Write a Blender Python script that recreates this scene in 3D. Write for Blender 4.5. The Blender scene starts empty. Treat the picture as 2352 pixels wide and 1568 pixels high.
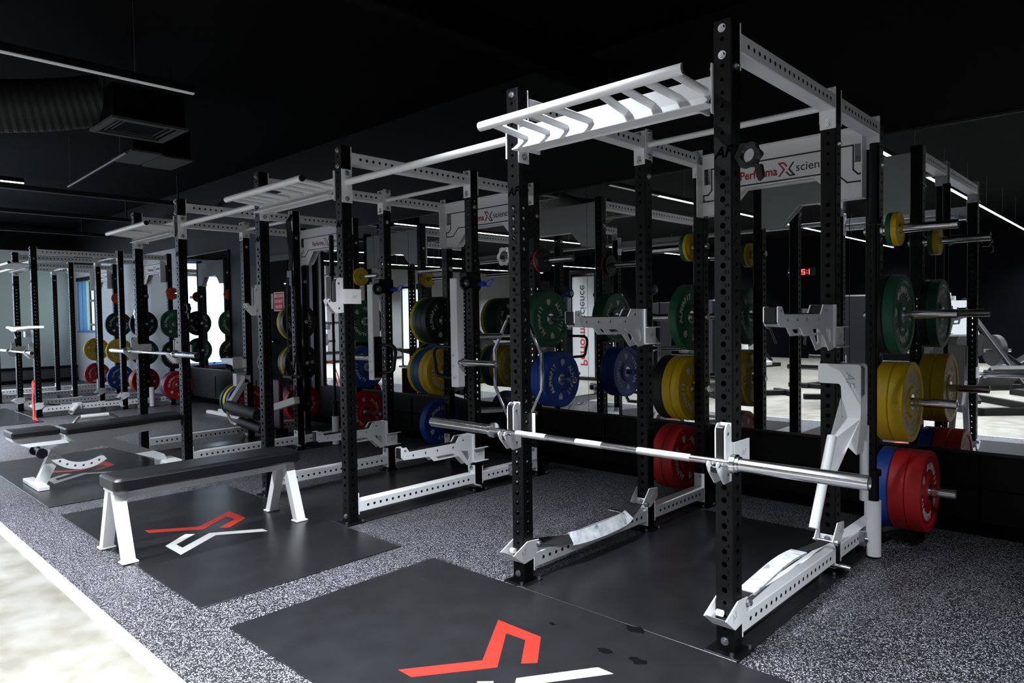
import bpy, math, random
from math import sin, cos, pi, radians as RAD
from mathutils import Vector as V, Matrix as M4
from mathutils.geometry import tessellate_polygon
random.seed(7)
SC = bpy.context.scene
COL = SC.collection

# ---------------------------------------------------------------- camera, world, light, exposure
cd = bpy.data.cameras.new('camera'); cam = bpy.data.objects.new('camera', cd); COL.objects.link(cam)
cd.sensor_width = 36.0; cd.lens = 36.0 * 1594.257 / 2352.0; cd.clip_end = 100; cd.clip_start = 0.05
cr, cu, cf = V((0.72671967, 0.68676976, -0.01502714)), V((-0.01259467, 0.03519292, 0.99930117)), V((-0.68681868, 0.72602256, -0.03422502))
cm = M4.Identity(4)
for i in range(3):
    cm[i][0], cm[i][1], cm[i][2] = cr[i], cu[i], -cf[i]
cm[0][3], cm[1][3], cm[2][3] = 1.19554617, -2.47710987, 1.3139595
cam.matrix_world = cm
SC.camera = cam

wd = bpy.data.worlds.new('world'); SC.world = wd; wd.use_nodes = True
wd.node_tree.nodes['Background'].inputs[0].default_value = (0.55, 0.72, 1.0, 1)
wd.node_tree.nodes['Background'].inputs[1].default_value = 0.02

vs = SC.view_settings
vs.view_transform = 'Standard'; vs.look = 'None'; vs.gamma = 1.0; vs.use_curve_mapping = False
vs.exposure = 1.1
SC.cycles.caustics_reflective = True; SC.cycles.caustics_refractive = False
SC.cycles.max_bounces = 8; SC.cycles.diffuse_bounces = 3; SC.cycles.glossy_bounces = 5
SC.cycles.sample_clamp_indirect = 1.5

STRIP_Z = 3.0; SPREAD = 108
# ceiling strip lights: (x, y from, y to, watts per metre)
STRIPS = [(-4.07, -1.48, -13.0, 42), (-8.75, -0.40, -13.0, 42), (-13.5, -0.6, -13.0, 42),
          (-1.03, -0.35, -13.0, 42), (2.0, -0.35, -13.0, 44), (-16.2, -1.2, -13.0, 42)]  # the strip by the end wall is added to brighten that wall
def strip_light(x, y0, y1, w):
    n = max(1, int(round(abs(y1 - y0) / 3.0))); L = (y1 - y0) / n
    for k in range(n):
        ld = bpy.data.lights.new('strip_lamp', 'AREA'); ld.shape = 'RECTANGLE'
        ld.size = 0.02; ld.size_y = abs(L) - 0.02; ld.energy = w * abs(L); ld.spread = RAD(SPREAD); ld.color = (0.88, 0.94, 1.0)
        o = bpy.data.objects.new('strip_lamp', ld); COL.objects.link(o)
        o.location = (x, y0 + L * (k + .5), STRIP_Z - 0.004)
for s in STRIPS: strip_light(*s)
# daylight through the shopfront glazing of the far end, left of the frame
def day_area(name, loc, rot, sx, sy, w, colr):
    ld = bpy.data.lights.new(name, 'AREA'); ld.shape = 'RECTANGLE'; ld.size = sx; ld.size_y = sy; ld.energy = w; ld.color = colr
    o = bpy.data.objects.new(name, ld); COL.objects.link(o); o.location = loc; o.rotation_euler = rot
day_area('daylight_glazing', (-17.38, -2.0, 1.55), (0, RAD(-90), 0), 2.6, 4.4, 95, (0.66, 0.82, 1.0))

# ---------------------------------------------------------------- materials
MATS = {}
def mat(name, col, rough=0.5, metal=0.0, spec=0.5, emit=None, es=0.0, bump=0.0, bscale=200.0, coat=0.0):
    m = bpy.data.materials.new(name); m.use_nodes = True; nt = m.node_tree; b = nt.nodes['Principled BSDF']
    b.inputs['Base Color'].default_value = (*col, 1); b.inputs['Roughness'].default_value = rough
    b.inputs['Metallic'].default_value = metal; b.inputs['Specular IOR Level'].default_value = spec
    b.inputs['Coat Weight'].default_value = coat
    if emit:
        b.inputs['Emission Color'].default_value = (*emit, 1); b.inputs['Emission Strength'].default_value = es
    if bump:
        tc = nt.nodes.new('ShaderNodeTexCoord'); n = nt.nodes.new('ShaderNodeTexNoise'); n.inputs['Scale'].default_value = bscale
        bp = nt.nodes.new('ShaderNodeBump'); bp.inputs['Strength'].default_value = bump; bp.inputs['Distance'].default_value = 0.002
        nt.links.new(tc.outputs['Object'], n.inputs['Vector']); nt.links.new(n.outputs['Fac'], bp.inputs['Height']); nt.links.new(bp.outputs['Normal'], b.inputs['Normal'])
    MATS[name] = m; return m
def ramp(nt, src, stops):
    r = nt.nodes.new('ShaderNodeValToRGB'); e = r.color_ramp.elements
    e[0].position, e[0].color = stops[0][0], (*stops[0][1], 1); e[1].position, e[1].color = stops[-1][0], (*stops[-1][1], 1)
    for p, c in stops[1:-1]:
        q = e.new(p); q.color = (*c, 1)
    nt.links.new(src, r.inputs['Fac']); return r.outputs['Color']
def tex(nt, kind, scale, detail=2.0, obj=True):
    tc = nt.nodes.new('ShaderNodeTexCoord'); t = nt.nodes.new(kind); t.inputs['Scale'].default_value = scale
    if 'Detail' in t.inputs: t.inputs['Detail'].default_value = detail
    nt.links.new(tc.outputs['Object'], t.inputs['Vector']); return t

mat('black_steel', (0.0015, 0.0015, 0.002), 0.42, 0, 0.22, bump=0.25, bscale=900)
mat('hole_number', (0.0005, 0.0005, 0.0005), 0.9, spec=0.0)
mat('white_steel', (0.82, 0.83, 0.85), 0.38, 0, 0.5)
mat('chrome', (0.74, 0.74, 0.76), 0.16, 1.0)
mat('knurled_chrome', (0.78, 0.78, 0.79), 0.42, 1.0, bump=0.6, bscale=1500)
mat('zinc', (0.55, 0.56, 0.60), 0.3, 1.0)
mat('black_plastic', (0.004, 0.004, 0.005), 0.4, spec=.35)
mat('black_vinyl', (0.004, 0.004, 0.005), 0.36, bump=0.3, bscale=500)
mat('foam', (0.012, 0.012, 0.014), 0.55, bump=0.3, bscale=400)
mat('strap_black', (0.006, 0.006, 0.007), 0.85, bump=0.8, bscale=900)
mat('dark_red_vinyl', (0.09, 0.004, 0.008), 0.5)
mat('blue_plastic', (0.01, 0.05, 0.45), 0.35)
mat('red_rubber', (0.42, 0.006, 0.008), 0.5, bump=0.35, bscale=350)
mat('blue_rubber', (0.003, 0.045, 0.28), 0.5, bump=0.35, bscale=350)
mat('yellow_rubber', (0.58, 0.38, 0.002), 0.5, bump=0.35, bscale=350)
mat('green_rubber', (0.002, 0.085, 0.038), 0.5, bump=0.35, bscale=350)
mat('black_rubber', (0.005, 0.005, 0.006), 0.5, bump=0.35, bscale=350)
mat('orange_rubber', (0.5, 0.06, 0.006), 0.5)
mat('plate_letter', (0.55, 0.55, 0.54), 0.6)
mat('text_black', (0.01, 0.01, 0.011), 0.5)
mat('text_red', (0.32, 0.012, 0.02), 0.5)
mat('worn_rubber', (0.002, 0.002, 0.002), 0.95, spec=.05, bump=.8, bscale=500)
mat('engraved', (0.40, 0.42, 0.45), 0.6)
mat('logo_red', (0.27, 0.014, 0.007), 0.45)
mat('logo_white', (0.52, 0.52, 0.51), 0.45)
mat('mirror', (0.80, 0.82, 0.82), 0.0, 1.0)
mat('wall_black', (0.0028, 0.0028, 0.0034), 0.5, spec=.14, bump=0.2, bscale=60)
mat('wall_grey', (0.002, 0.002, 0.003), 0.9, spec=.03)
mat('wall_dark', (0.002, 0.002, 0.003), 0.8, spec=.05)
mat('wall_white', (0.62, 0.66, 0.70), 0.7)
mat('ceiling_black', (0.0010, 0.0010, 0.0016), 0.9, spec=.05)
mat('duct_foil', (0.006, 0.0065, 0.0065), 0.6, spec=.3)
mat('grille_grey', (0.025, 0.028, 0.028), 0.7)
mat('pipe_grey', (0.06, 0.06, 0.055), 0.6)
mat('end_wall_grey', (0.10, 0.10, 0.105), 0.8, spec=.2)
mat('blue_frame', (0.10, 0.22, 0.55), 0.5)
mat('sign_red', (0.70, 0.008, 0.01), 0.6, spec=.2)
mat('sign_white', (0.75, 0.70, 0.68), 0.5)
mat('band_red', (0.75, 0.06, 0.05), 0.5)
mat('strip_glow', (0.9, 0.9, 0.9), 0.5, emit=(0.95, 0.97, 1.0), es=8.0)
mat('strip_dim', (0.30, 0.30, 0.30), 0.5, emit=(.9, .95, 1.0), es=0.07)  # dim side view of a recessed diffuser, put in as faint glow
mat('digit_glow', (0.5, 0, 0), 0.5, emit=(1.0, 0.02, 0.02), es=8.0)
mat('led_blue', (0, 0, 0.5), 0.5, emit=(0.05, 0.15, 1.0), es=8.0)
mat('outdoors', (0.5, 0.6, 0.5), 0.8, emit=(0.62, 0.90, 0.72), es=1.0)
mat('lamp_glow', (0.9, 0.9, 0.9), 0.5, emit=(0.92, 0.96, 1.0), es=5.0)
mat('grey_panel', (0.35, 0.35, 0.36), 0.6)

def m_speckle():
    m = mat('speckled_rubber', (0.03, 0.03, 0.03), 0.48, spec=0.4); nt = m.node_tree; b = nt.nodes['Principled BSDF']
    t = tex(nt, 'ShaderNodeTexVoronoi', 300, 0.0); t.voronoi_dimensions = '2D'; sp = nt.nodes.new('ShaderNodeSeparateColor'); nt.links.new(t.outputs['Color'], sp.inputs[0])
    f = ramp(nt, sp.outputs[0], [(0.0, (0.007, 0.007, 0.008)), (0.76, (0.012, 0.012, 0.014)), (0.78, (0.08, 0.082, 0.095)), (1.0, (0.44, 0.44, 0.50))])
    nt.links.new(f, b.inputs['Base Color'])
m_speckle()
def m_mat():
    m = mat('platform_rubber', (0.02, 0.02, 0.022), 0.33, spec=0.5); nt = m.node_tree; b = nt.nodes['Principled BSDF']
    t = tex(nt, 'ShaderNodeTexNoise', 6, 6.0); nt.links.new(ramp(nt, t.outputs['Fac'], [(0.3, (0.008, 0.008, 0.009)), (0.75, (0.012, 0.012, 0.014))]), b.inputs['Base Color'])
    t2 = tex(nt, 'ShaderNodeTexNoise', 4, 6.0); r = nt.nodes.new('ShaderNodeMapRange'); r.inputs[3].default_value = 0.25; r.inputs[4].default_value = 0.33
    nt.links.new(t2.outputs['Fac'], r.inputs[0]); nt.links.new(r.outputs[0], b.inputs['Roughness'])
    t3 = tex(nt, 'ShaderNodeTexNoise', 700, 1.0); bp = nt.nodes.new('ShaderNodeBump'); bp.inputs['Strength'].default_value = 0.12; bp.inputs['Distance'].default_value = 0.001
    nt.links.new(t3.outputs['Fac'], bp.inputs['Height']); nt.links.new(bp.outputs['Normal'], b.inputs['Normal'])
m_mat()
def m_concrete():
    m = mat('polished_concrete', (0.6, 0.58, 0.52), 0.3); nt = m.node_tree; b = nt.nodes['Principled BSDF']
    t = tex(nt, 'ShaderNodeTexNoise', 5.5, 14.0); nt.links.new(ramp(nt, t.outputs['Fac'], [(0.34, (0.125, 0.113, 0.092)), (0.5, (0.165, 0.156, 0.134)), (0.66, (0.195, 0.19, 0.175))]), b.inputs['Base Color'])
    t2 = tex(nt, 'ShaderNodeTexNoise', 5, 6.0); r = nt.nodes.new('ShaderNodeMapRange'); r.inputs[3].default_value = 0.2; r.inputs[4].default_value = 0.5
    nt.links.new(t2.outputs['Fac'], r.inputs[0]); nt.links.new(r.outputs[0], b.inputs['Roughness'])
m_concrete()
def m_strapcloth():
    m = mat('worn_strap_sleeve', (0.4, 0.42, 0.45), 0.7); nt = m.node_tree; b = nt.nodes['Principled BSDF']
    t = tex(nt, 'ShaderNodeTexNoise', 22, 8.0); nt.links.new(ramp(nt, t.outputs['Fac'], [(0.28, (0.14, 0.15, 0.17)), (0.42, (0.48, 0.50, 0.54)), (0.7, (0.70, 0.71, 0.74))]), b.inputs['Base Color'])
m_strapcloth()

# ---------------------------------------------------------------- mesh builder
TXT = {}
def text_polys(s, size, depth=0.0006, shear=0.0, bold=0.0, spacing=1.0, align='CENTER'):
    key = (s, size, depth, shear, bold, spacing, align)
    if key not in TXT:
        c = bpy.data.curves.new('t', 'FONT'); c.body = s; c.size = size; c.extrude = depth; c.shear = shear; c.offset = bold
        c.space_character = spacing; c.align_x = align; c.align_y = 'CENTER'; c.resolution_u = 3
        o = bpy.data.objects.new('t', c); me = o.to_mesh()
        TXT[key] = ([v.co.copy() for v in me.vertices], [tuple(p.vertices) for p in me.polygons])
        o.to_mesh_clear(); bpy.data.objects.remove(o); bpy.data.curves.remove(c)
    return TXT[key]

def frame(o, x, y):
    "matrix with origin o, local x and y axes, z = x cross y"
    x, y = V(x).normalized(), V(y).normalized(); z = x.cross(y); m = M4.Identity(4)
    for i in range(3): m[i][0], m[i][1], m[i][2], m[i][3] = x[i], y[i], z[i], o[i]
    return m

class MB:
    def __init__(s): s.v, s.f, s.mi, s.sm, s.mats = [], [], [], [], []
    def slot(s, m):
        if m not in s.mats: s.mats.append(m)
        return s.mats.index(m)
    def add(s, vs, fs, m, smooth=False, M=None):
        b = len(s.v); s.v += [(M @ V(p)) if M else V(p) for p in vs]; k = s.slot(m)
        for f in fs: s.f.append([b + i for i in f]); s.mi.append(k); s.sm.append(smooth)
        return s
    def box(s, x0, x1, y0, y1, z0, z1, m, c=0.0, M=None):
        if x1 < x0: x0, x1 = x1, x0
        if y1 < y0: y0, y1 = y1, y0
        if z1 < z0: z0, z1 = z1, z0
        if not c:
            vs = [(x, y, z) for x in (x0, x1) for y in (y0, y1) for z in (z0, z1)]
            return s.add(vs, [(0, 1, 3, 2), (4, 6, 7, 5), (0, 4, 5, 1), (2, 3, 7, 6), (0, 2, 6, 4), (1, 5, 7, 3)], m, False, M)
        X, Y, Z = (x0, x1), (y0, y1), (z0, z1); vs = []; idx = {}
        for i in (0, 1):
            for j in (0, 1):
                for k in (0, 1):
                    a, b_, d = (X[i], Y[j], Z[k]); si, sj, sk = c * (1 - 2 * i), c * (1 - 2 * j), c * (1 - 2 * k)
                    for ax, p in enumerate(((a, b_ + sj, d + sk), (a + si, b_, d + sk), (a + si, b_ + sj, d))):
                        idx[i, j, k, ax] = len(vs); vs.append(p)
        F = []
        for i in (0, 1):
            F.append([idx[i, 0, 0, 0], idx[i, 1, 0, 0], idx[i, 1, 1, 0], idx[i, 0, 1, 0]][:: 1 if i else -1])
            F.append([idx[0, i, 0, 1], idx[1, i, 0, 1], idx[1, i, 1, 1], idx[0, i, 1, 1]][:: -1 if i else 1])
            F.append([idx[0, 0, i, 2], idx[1, 0, i, 2], idx[1, 1, i, 2], idx[0, 1, i, 2]][:: 1 if i else -1])
            for j in (0, 1):
                q = 1 if i == j else -1
                F.append([idx[i, j, 0, 0], idx[i, j, 0, 1], idx[i, j, 1, 1], idx[i, j, 1, 0]][::q])
                F.append([idx[i, 0, j, 0], idx[i, 1, j, 0], idx[i, 1, j, 2], idx[i, 0, j, 2]][::q])
                F.append([idx[0, i, j, 1], idx[0, i, j, 2], idx[1, i, j, 2], idx[1, i, j, 1]][::q])
                for k in (0, 1): F.append([idx[i, j, k, 0], idx[i, j, k, 1], idx[i, j, k, 2]])
        return s.add(vs, F, m, False, M)
    def cyl(s, p0, p1, r, m, n=16, r1=None, cap=True, smooth=True):
        p0, p1 = V(p0), V(p1); r1 = r if r1 is None else r1; d = (p1 - p0).normalized()
        a = d.orthogonal().normalized(); b = d.cross(a); vs = []
        for p, q in ((p0, r), (p1, r1)):
            vs += [p + (a * cos(2 * pi * i / n) + b * sin(2 * pi * i / n)) * q for i in range(n)]
        s.add(vs, [(i, (i + 1) % n, n + (i + 1) % n, n + i) for i in range(n)], m, smooth)
        if cap:
            s.add(vs[:n], [tuple(reversed(range(n)))], m); s.add(vs[n:], [tuple(range(n))], m)
        return s
    def pipe(s, p0, p1, r, ri, m, n=20, depth=0.03):
        "tube whose p1 end is open (bore of radius ri)"
        p0, p1 = V(p0), V(p1); s.cyl(p0, p1, r, m, n, cap=False); d = (p1 - p0).normalized()
        a = d.orthogonal().normalized(); b = d.cross(a); ring = lambda p, q: [p + (a * cos(2 * pi * i / n) + b * sin(2 * pi * i / n)) * q for i in range(n)]
        vs = ring(p1, r) + ring(p1, ri) + ring(p1 - d * depth, ri); k = lambda o: [(o + i, o + (i + 1) % n, o + n + (i + 1) % n, o + n + i) for i in range(n)]
        s.add(vs, k(0), m); s.add(vs, k(n), m, True); s.add(vs[2 * n:], [tuple(range(n))], m)
        s.add(ring(p0, r), [tuple(reversed(range(n)))], m); return s
    def tube(s, path, r, m, n=10, close=False):
        P = [V(p) for p in path]; N = len(P); vs = []; a = None
        for i, p in enumerate(P):
            if close: t0, t1 = (p - P[i - 1]).normalized(), (P[(i + 1) % N] - p).normalized()
            else:
                t1 = (P[i + 1] - p).normalized() if i < N - 1 else (p - P[i - 1]).normalized(); t0 = (p - P[i - 1]).normalized() if i else t1
            t = (t0 + t1).normalized(); k = 1 / max(0.5, t.dot(t1))
            a = (a - t * a.dot(t)).normalized() if a else t.orthogonal().normalized()
            b = t.cross(a); nb = (t1 - t0)
            for j in range(n):
                o = a * cos(2 * pi * j / n) + b * sin(2 * pi * j / n)
                if nb.length > 1e-4:
                    u = nb.normalized(); o = o + u * o.dot(u) * (k - 1)
                vs.append(p + o * r)
        F = [(i * n + j, i * n + (j + 1) % n, ((i + 1) % N) * n + (j + 1) % n, ((i + 1) % N) * n + j) for i in range(N if close else N - 1) for j in range(n)]
        s.add(vs, F, m, True)
        if not close:
            s.add(vs[:n], [tuple(reversed(range(n)))], m); s.add(vs[-n:], [tuple(range(n))], m)
        return s
    def prism(s, poly, t0, t1, m, M, holes=()):
        "poly in local xy, extruded along local z from t0 to t1; M places it"
        L = [list(poly)] + [list(h) for h in holes]; flat = [p for l in L for p in l]; N = len(flat)
        tris = tessellate_polygon([[V((x, y, 0)) for x, y in l] for l in L])
        vs = [(x, y, t0) for x, y in flat] + [(x, y, t1) for x, y in flat]
        s.add(vs, [tuple(t) for t in tris] + [tuple(i + N for i in t) for t in tris], m, False, M)
        o = 0
        for l in L:
            n = len(l); s.add(vs, [(o + i, o + (i + 1) % n, N + o + (i + 1) % n, N + o + i) for i in range(n)], m, False, M); o += n
        return s
    def lathe(s, prof, M, m, n=40):
        "prof: (radius, height) along local z; every band keeps its own vertices"
        for (r0, h0), (r1, h1) in zip(prof, prof[1:]):
            vs = [(r0 * cos(2 * pi * i / n), r0 * sin(2 * pi * i / n), h0) for i in range(n)] + [(r1 * cos(2 * pi * i / n), r1 * sin(2 * pi * i / n), h1) for i in range(n)]
            s.add(vs, [(i, (i + 1) % n, n + (i + 1) % n, n + i) for i in range(n)], m, True, M)
        return s
    def text(s, t, size, M, m, **k):
        vs, fs = text_polys(t, size, **k); return s.add(vs, fs, m, False, M)
    def perf(s, M, w, L0, L1, holes, m, depth=0.005, n=12, rim=None):
        "flat face (local x -w/2..w/2, y L0..L1, normal +z) with round holes [(y, r)] and bored rims"
        hs = sorted(holes); cuts = [L0] + [(a[0] + b[0]) / 2 for a, b in zip(hs, hs[1:])] + [L1]
        if not hs: return s.add([(-w/2, L0, 0), (w/2, L0, 0), (w/2, L1, 0), (-w/2, L1, 0)], [(0, 1, 2, 3)], m, False, M)
        q = n // 4
        for (hy, r), a, b in zip(hs, cuts, cuts[1:]):
            vs = [(r * cos(2 * pi * i / n), hy + r * sin(2 * pi * i / n), 0) for i in range(n)]
            vs += [(w/2, hy, 0), (w/2, b, 0), (0, b, 0), (-w/2, b, 0), (-w/2, hy, 0), (-w/2, a, 0), (0, a, 0), (w/2, a, 0)]
            F = []
            for k in range(4):
                arc = [(k * q + i) % n for i in range(q + 1)]
                F.append([n + 2 * k, n + 2 * k + 1, n + (2 * k + 2) % 8] + arc[::-1])
            s.add(vs, F, m, False, M)
            rv = vs[:n] + [(x, y, -depth) for x, y, _ in vs[:n]]
            s.add(rv, [(i, n + i, n + (i + 1) % n, (i + 1) % n) for i in range(n)], rim or m, True, M)
        return s
    def build(s, name, parent=None, loc=(0, 0, 0)):
        o0 = V(loc) if parent is None else V(parent.get('_o', (0, 0, 0)))
        me = bpy.data.meshes.new(name); me.from_pydata([v - o0 for v in s.v], [], s.f)
        for k in s.mats: me.materials.append(MATS[k])
        me.polygons.foreach_set('material_index', s.mi); me.polygons.foreach_set('use_smooth', s.sm); me.update()
        o = bpy.data.objects.new(name, me); COL.objects.link(o)
        if parent is None: o.location = o0
        else: o.parent = parent
        ORIG[o.name] = tuple(o0); o['_o'] = tuple(o0); return o
def each(name, parent, *mbs):
    for m in mbs: o = m.build(name, parent)
    return o
ORIG = {}
def tag(o, label=None, cat=None, group=None, kind=None):
    if label: o['label'] = label
    if cat: o['category'] = cat
    if group: o['group'] = group
    if kind: o['kind'] = kind
    return o
def thing(name, label, cat, loc=(0, 0, 0), group=None):
    o = bpy.data.objects.new(name, None); o.empty_display_size = 0.1; COL.objects.link(o); o.location = loc; o['_o'] = tuple(loc)
    return tag(o, label, cat, group)
def one(mb, name, label, cat, loc=(0, 0, 0), group=None): return tag(mb.build(name, None, loc), label, cat, group)
def struct(mb, name): return tag(mb.build(name), kind='structure')
def kids(o): return [c for c in ALLKIDS.get(o.name, [])]
ALLKIDS = {}
def index_kids():
    ALLKIDS.clear()
    for o in bpy.data.objects:
        if o.parent: ALLKIDS.setdefault(o.parent.name, []).append(o)
def copy_tree(o, parent=None):
    c = o.copy(); COL.objects.link(c); c.parent = parent
    for ch in kids(o): copy_tree(ch, c)
    return c
def dup(o, shift=(0, 0, 0), label=None, group=None, rot=None):
    c = copy_tree(o); c.location = V(o.location) + V(shift)
    if rot is not None: c.rotation_euler = rot
    return tag(c, label, None, group)
PX = 2.61
YZ = lambda x: frame((x, 0, 0), (0, 1, 0), (0, 0, 1))     # local (a,b) = world (y,z), extrude +x
XZ = lambda y: frame((0, y, 0), (1, 0, 0), (0, 0, 1))     # local (a,b) = world (x,z), extrude -y

# ---------------------------------------------------------------- room shell
YM = 2.335          # mirror face
XL, XR, YB = -17.5, 5.5, -13.5
struct(MB().box(XL - .1, XR, YB, -1.56, -0.10, 0.0, 'polished_concrete'), 'floor')
struct(MB().box(XL - .1, XR, -1.50, 2.6, -0.10, 0.0, 'speckled_rubber'), 'floor')
struct(MB().box(XL - .1, XR, -1.56, -1.50, -0.10, 0.004, 'logo_white'), 'trim_1')
struct(MB().box(XL - .1, XR + .1, YB - .1, 2.6, 3.55, 3.65, 'ceiling_black'), 'ceiling')
w = MB(); w.box(-11.05, XR, 2.36, 2.6, 0, 3.55, 'wall_black')
for x in (-10.0, -8.6, -7.35, -6.0, -4.94, -3.7, -2.3, -1.0, 0.4): w.box(x - .003, x + .003, 2.352, 2.36, 0.10, 0.44, 'ceiling_black')
w.box(-6.6, XR, 2.352, 2.36, 0.262, 0.268, 'ceiling_black')
struct(w, 'wall_back')
struct(MB().box(-11.0, XR, 2.30, 2.36, 0, 0.07, 'wall_grey', .004), 'baseboard_back')
# white run of the same wall past the corner, with the tall window
w = MB()
w.box(XL, -17.30, 2.36, 2.6, 0, 2.62, 'wall_white'); w.box(XL, -17.30, 2.36, 2.6, 2.62, 3.55, 'wall_black'); w.box(-15.9, -11.05, 2.36, 2.6, 0, 2.62, 'wall_white'); w.box(-15.9, -11.05, 2.36, 2.6, 2.62, 3.55, 'wall_black')
w.box(-17.30, -15.9, 2.36, 2.6, 0, 1.16, 'wall_white'); w.box(-17.30, -15.9, 2.36, 2.6, 2.32, 2.62, 'wall_white'); w.box(-17.30, -15.9, 2.36, 2.6, 2.62, 3.55, 'wall_black')
w.box(-11.3, -11.05, 2.30, 2.36, 0, 3.0, 'wall_black')
struct(w, 'wall_back')
w = MB()
for a, b in ((-17.30, -17.22), (-16.98, -16.93), (-16.12, -16.02)): w.box(a, b, 2.36, 2.44, 1.16, 2.32, 'blue_frame')
w.box(-17.3, -15.9, 2.33, 2.44, 2.30, 2.38, 'wall_black'); w.box(-17.3, -15.9, 2.33, 2.44, 1.12, 1.17, 'blue_frame')
wn = struct(w, 'window_1')
MB().box(-17.22, -15.9, 2.62, 2.63, 1.17, 2.30, 'outdoors').build('outdoor_view', wn)
w = MB()
for k in range(5): w.box(XL + .02, XL + .09, -4.25 + k * 1.125 - .035, -4.25 + k * 1.125 + .035, 0.2, 2.9, 'blue_frame', .004)
w.box(XL + .02, XL + .09, -4.3, .3, 2.86, 2.93, 'blue_frame'); w.box(XL + .02, XL + .09, -4.3, .3, 0.18, .24, 'blue_frame'); w.box(XL + .02, XL + .09, -4.3, .3, 2.1, 2.15, 'blue_frame')
struct(w, 'window_2')
w = MB(); w.box(XL - .1, XL, -4.4, 2.6, 0.36, 2.98, 'wall_white'); w.box(XL - .1, XL, YB, -4.4, 0.36, 2.98, 'end_wall_grey'); w.box(XL - .1, XL, YB, 2.6, 2.98, 3.55, 'wall_black'); w.box(XL - .1, XL, YB, 2.6, 0.0, 0.36, 'end_wall_grey')  # white wall greyed past the glazing, dimness put into its colour; low band is grey
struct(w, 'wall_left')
w = MB(); w.box(XL, XL + .02, YB, 2.36, 0.30, 0.36, 'wall_black'); w.box(XL, XL + .03, YB, 2.36, 0.0, 0.08, 'wall_black')
struct(w, 'baseboard_left')
struct(MB().box(XL - .1, XR, YB - .1, YB, 0, 3.55, 'wall_grey'), 'wall_front')
struct(MB().box(XR, XR + .1, YB, 2.6, 0, 3.55, 'wall_dark'), 'wall_right')

# mirrors on the wall: every panel a sheet of its own
def mirror(x0, x1, z0, z1, label, group=None):
    m = MB().box(x0 + .002, x1 - .002, YM, YM + .006, z0, z1, 'mirror')
    m.box(x0, x1, YM + .006, 2.352, z0, z1, 'black_plastic')
    m.box(x0, x1, YM - .004, 2.352, z0 - .018, z0, 'black_plastic'); m.box(x0, x1, YM - .004, 2.352, z1, z1 + .015, 'black_plastic')
    return one(m, 'wall_mirror', label, 'mirror', ((x0 + x1) / 2, YM, z0), group)
SE = [-6.67, -5.56, -4.91, -3.78, -2.45, -1.38, -0.32, 0.9, 2.3, 3.8]
NM = ['narrow end sheet of wall mirror beside the black fire door wall', 'wall mirror sheet behind the third rack gap, second from the door',
      'slim wall mirror sheet left of the second rack', 'wall mirror sheet behind the left half of the second rack',
      'wall mirror sheet behind the right half of the second rack', 'wall mirror sheet between the second rack and the nearest rack',
      'wall mirror sheet directly behind the nearest rack', 'wall mirror sheet behind the right plate pegs of the nearest rack',
      'rightmost wall mirror sheet near the frame edge']
for a, b, n in zip(SE, SE[1:], NM): mirror(a, b, 0.49, 2.42, n)
mirror(-11.0, -9.37, 0.56, 2.42, 'separate wall mirror behind the fourth rack, left of the fire door')
w = MB().box(-6.73, -6.67, 2.31, 2.36, 0.47, 2.44, 'black_plastic', .004)
struct(w, 'trim_2')

# fire door in the black wall and its notice
d = MB().box(-8.12, -6.98, 2.335, 2.36, 0.0, 2.15, 'wall_dark', .003)
d.box(-7.56, -7.55, 2.33, 2.336, 0.0, 2.15, 'ceiling_black')
dr = struct(d, 'door_1')
MB().box(-8.20, -8.12, 2.32, 2.36, 0, 2.22, 'black_steel').box(-6.98, -6.90, 2.32, 2.36, 0, 2.22, 'black_steel').box(-8.2, -6.9, 2.32, 2.36, 2.15, 2.23, 'black_steel').build('door_frame', dr)
MB().cyl((-8.0, 2.335, 1.03), (-8.0, 2.29, 1.03), .03, 'zinc').cyl((-8.0, 2.29, 1.03), (-7.9, 2.285, 1.03), .011, 'zinc').build('door_handle', dr)
s = MB().box(-7.95, -7.66, 2.328, 2.334, 1.455, 1.72, 'sign_white', .002)
s.box(-7.935, -7.675, 2.3265, 2.3285, 1.47, 1.705, 'sign_red')
for k, t in enumerate(('FIRE DOOR', 'DO NOT', 'BLOCK')):
    s.text(t, .056, frame((-7.805, 2.3262, 1.665 - .075 * k), (1, 0, 0), (0, 0, 1)), 'sign_white', bold=.002)
one(s, 'door_sign', 'small red and white notice reading FIRE DOOR DO NOT BLOCK on black door', 'sign', (-7.8, 2.33, 1.45))

# ---------------------------------------------------------------- ceiling fittings
SL = {-4.07: ('long ceiling strip light between the second and third racks', -0.30), -8.75: ('ceiling strip light above the gap before the fourth rack', -.40),
      -13.5: ('ceiling strip light farthest down the room', -.6), -1.03: ('ceiling strip light above the nearest rack, seen in the mirror at right', -.35),
      2.0: ('ceiling strip light right of the nearest rack, outside the frame', -.35),
      -16.2: ('added ceiling strip light brightening the end wall', -1.2)}
for x, y0, y1, wt in STRIPS:
    lab, ys = SL[x]
    t = thing('strip_light', lab, 'ceiling light', (x, ys, STRIP_Z), 'ceiling strip lights')
    MB().box(x - .025, x + .025, y1, ys, STRIP_Z + .008, STRIP_Z + .06, 'black_steel', .003).build('housing', t)
    MB().box(x - .016, x + .016, y1, y0, STRIP_Z - .001, STRIP_Z + .008, 'strip_glow').build('diffuser', t)
    if ys > y0: MB().box(x - .016, x + .016, y0, ys, STRIP_Z - .001, STRIP_Z + .008, 'strip_dim').build('dim_diffuser', t)  # end section glows faintly to look grey from the side
    m = MB(); k = ys - .4
    while k > y1: m.cyl((x, k, STRIP_Z + .06), (x, k, 3.55), .003, 'zinc', 6); k -= 1.5
    m.build('hanger_wire', t)
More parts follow.
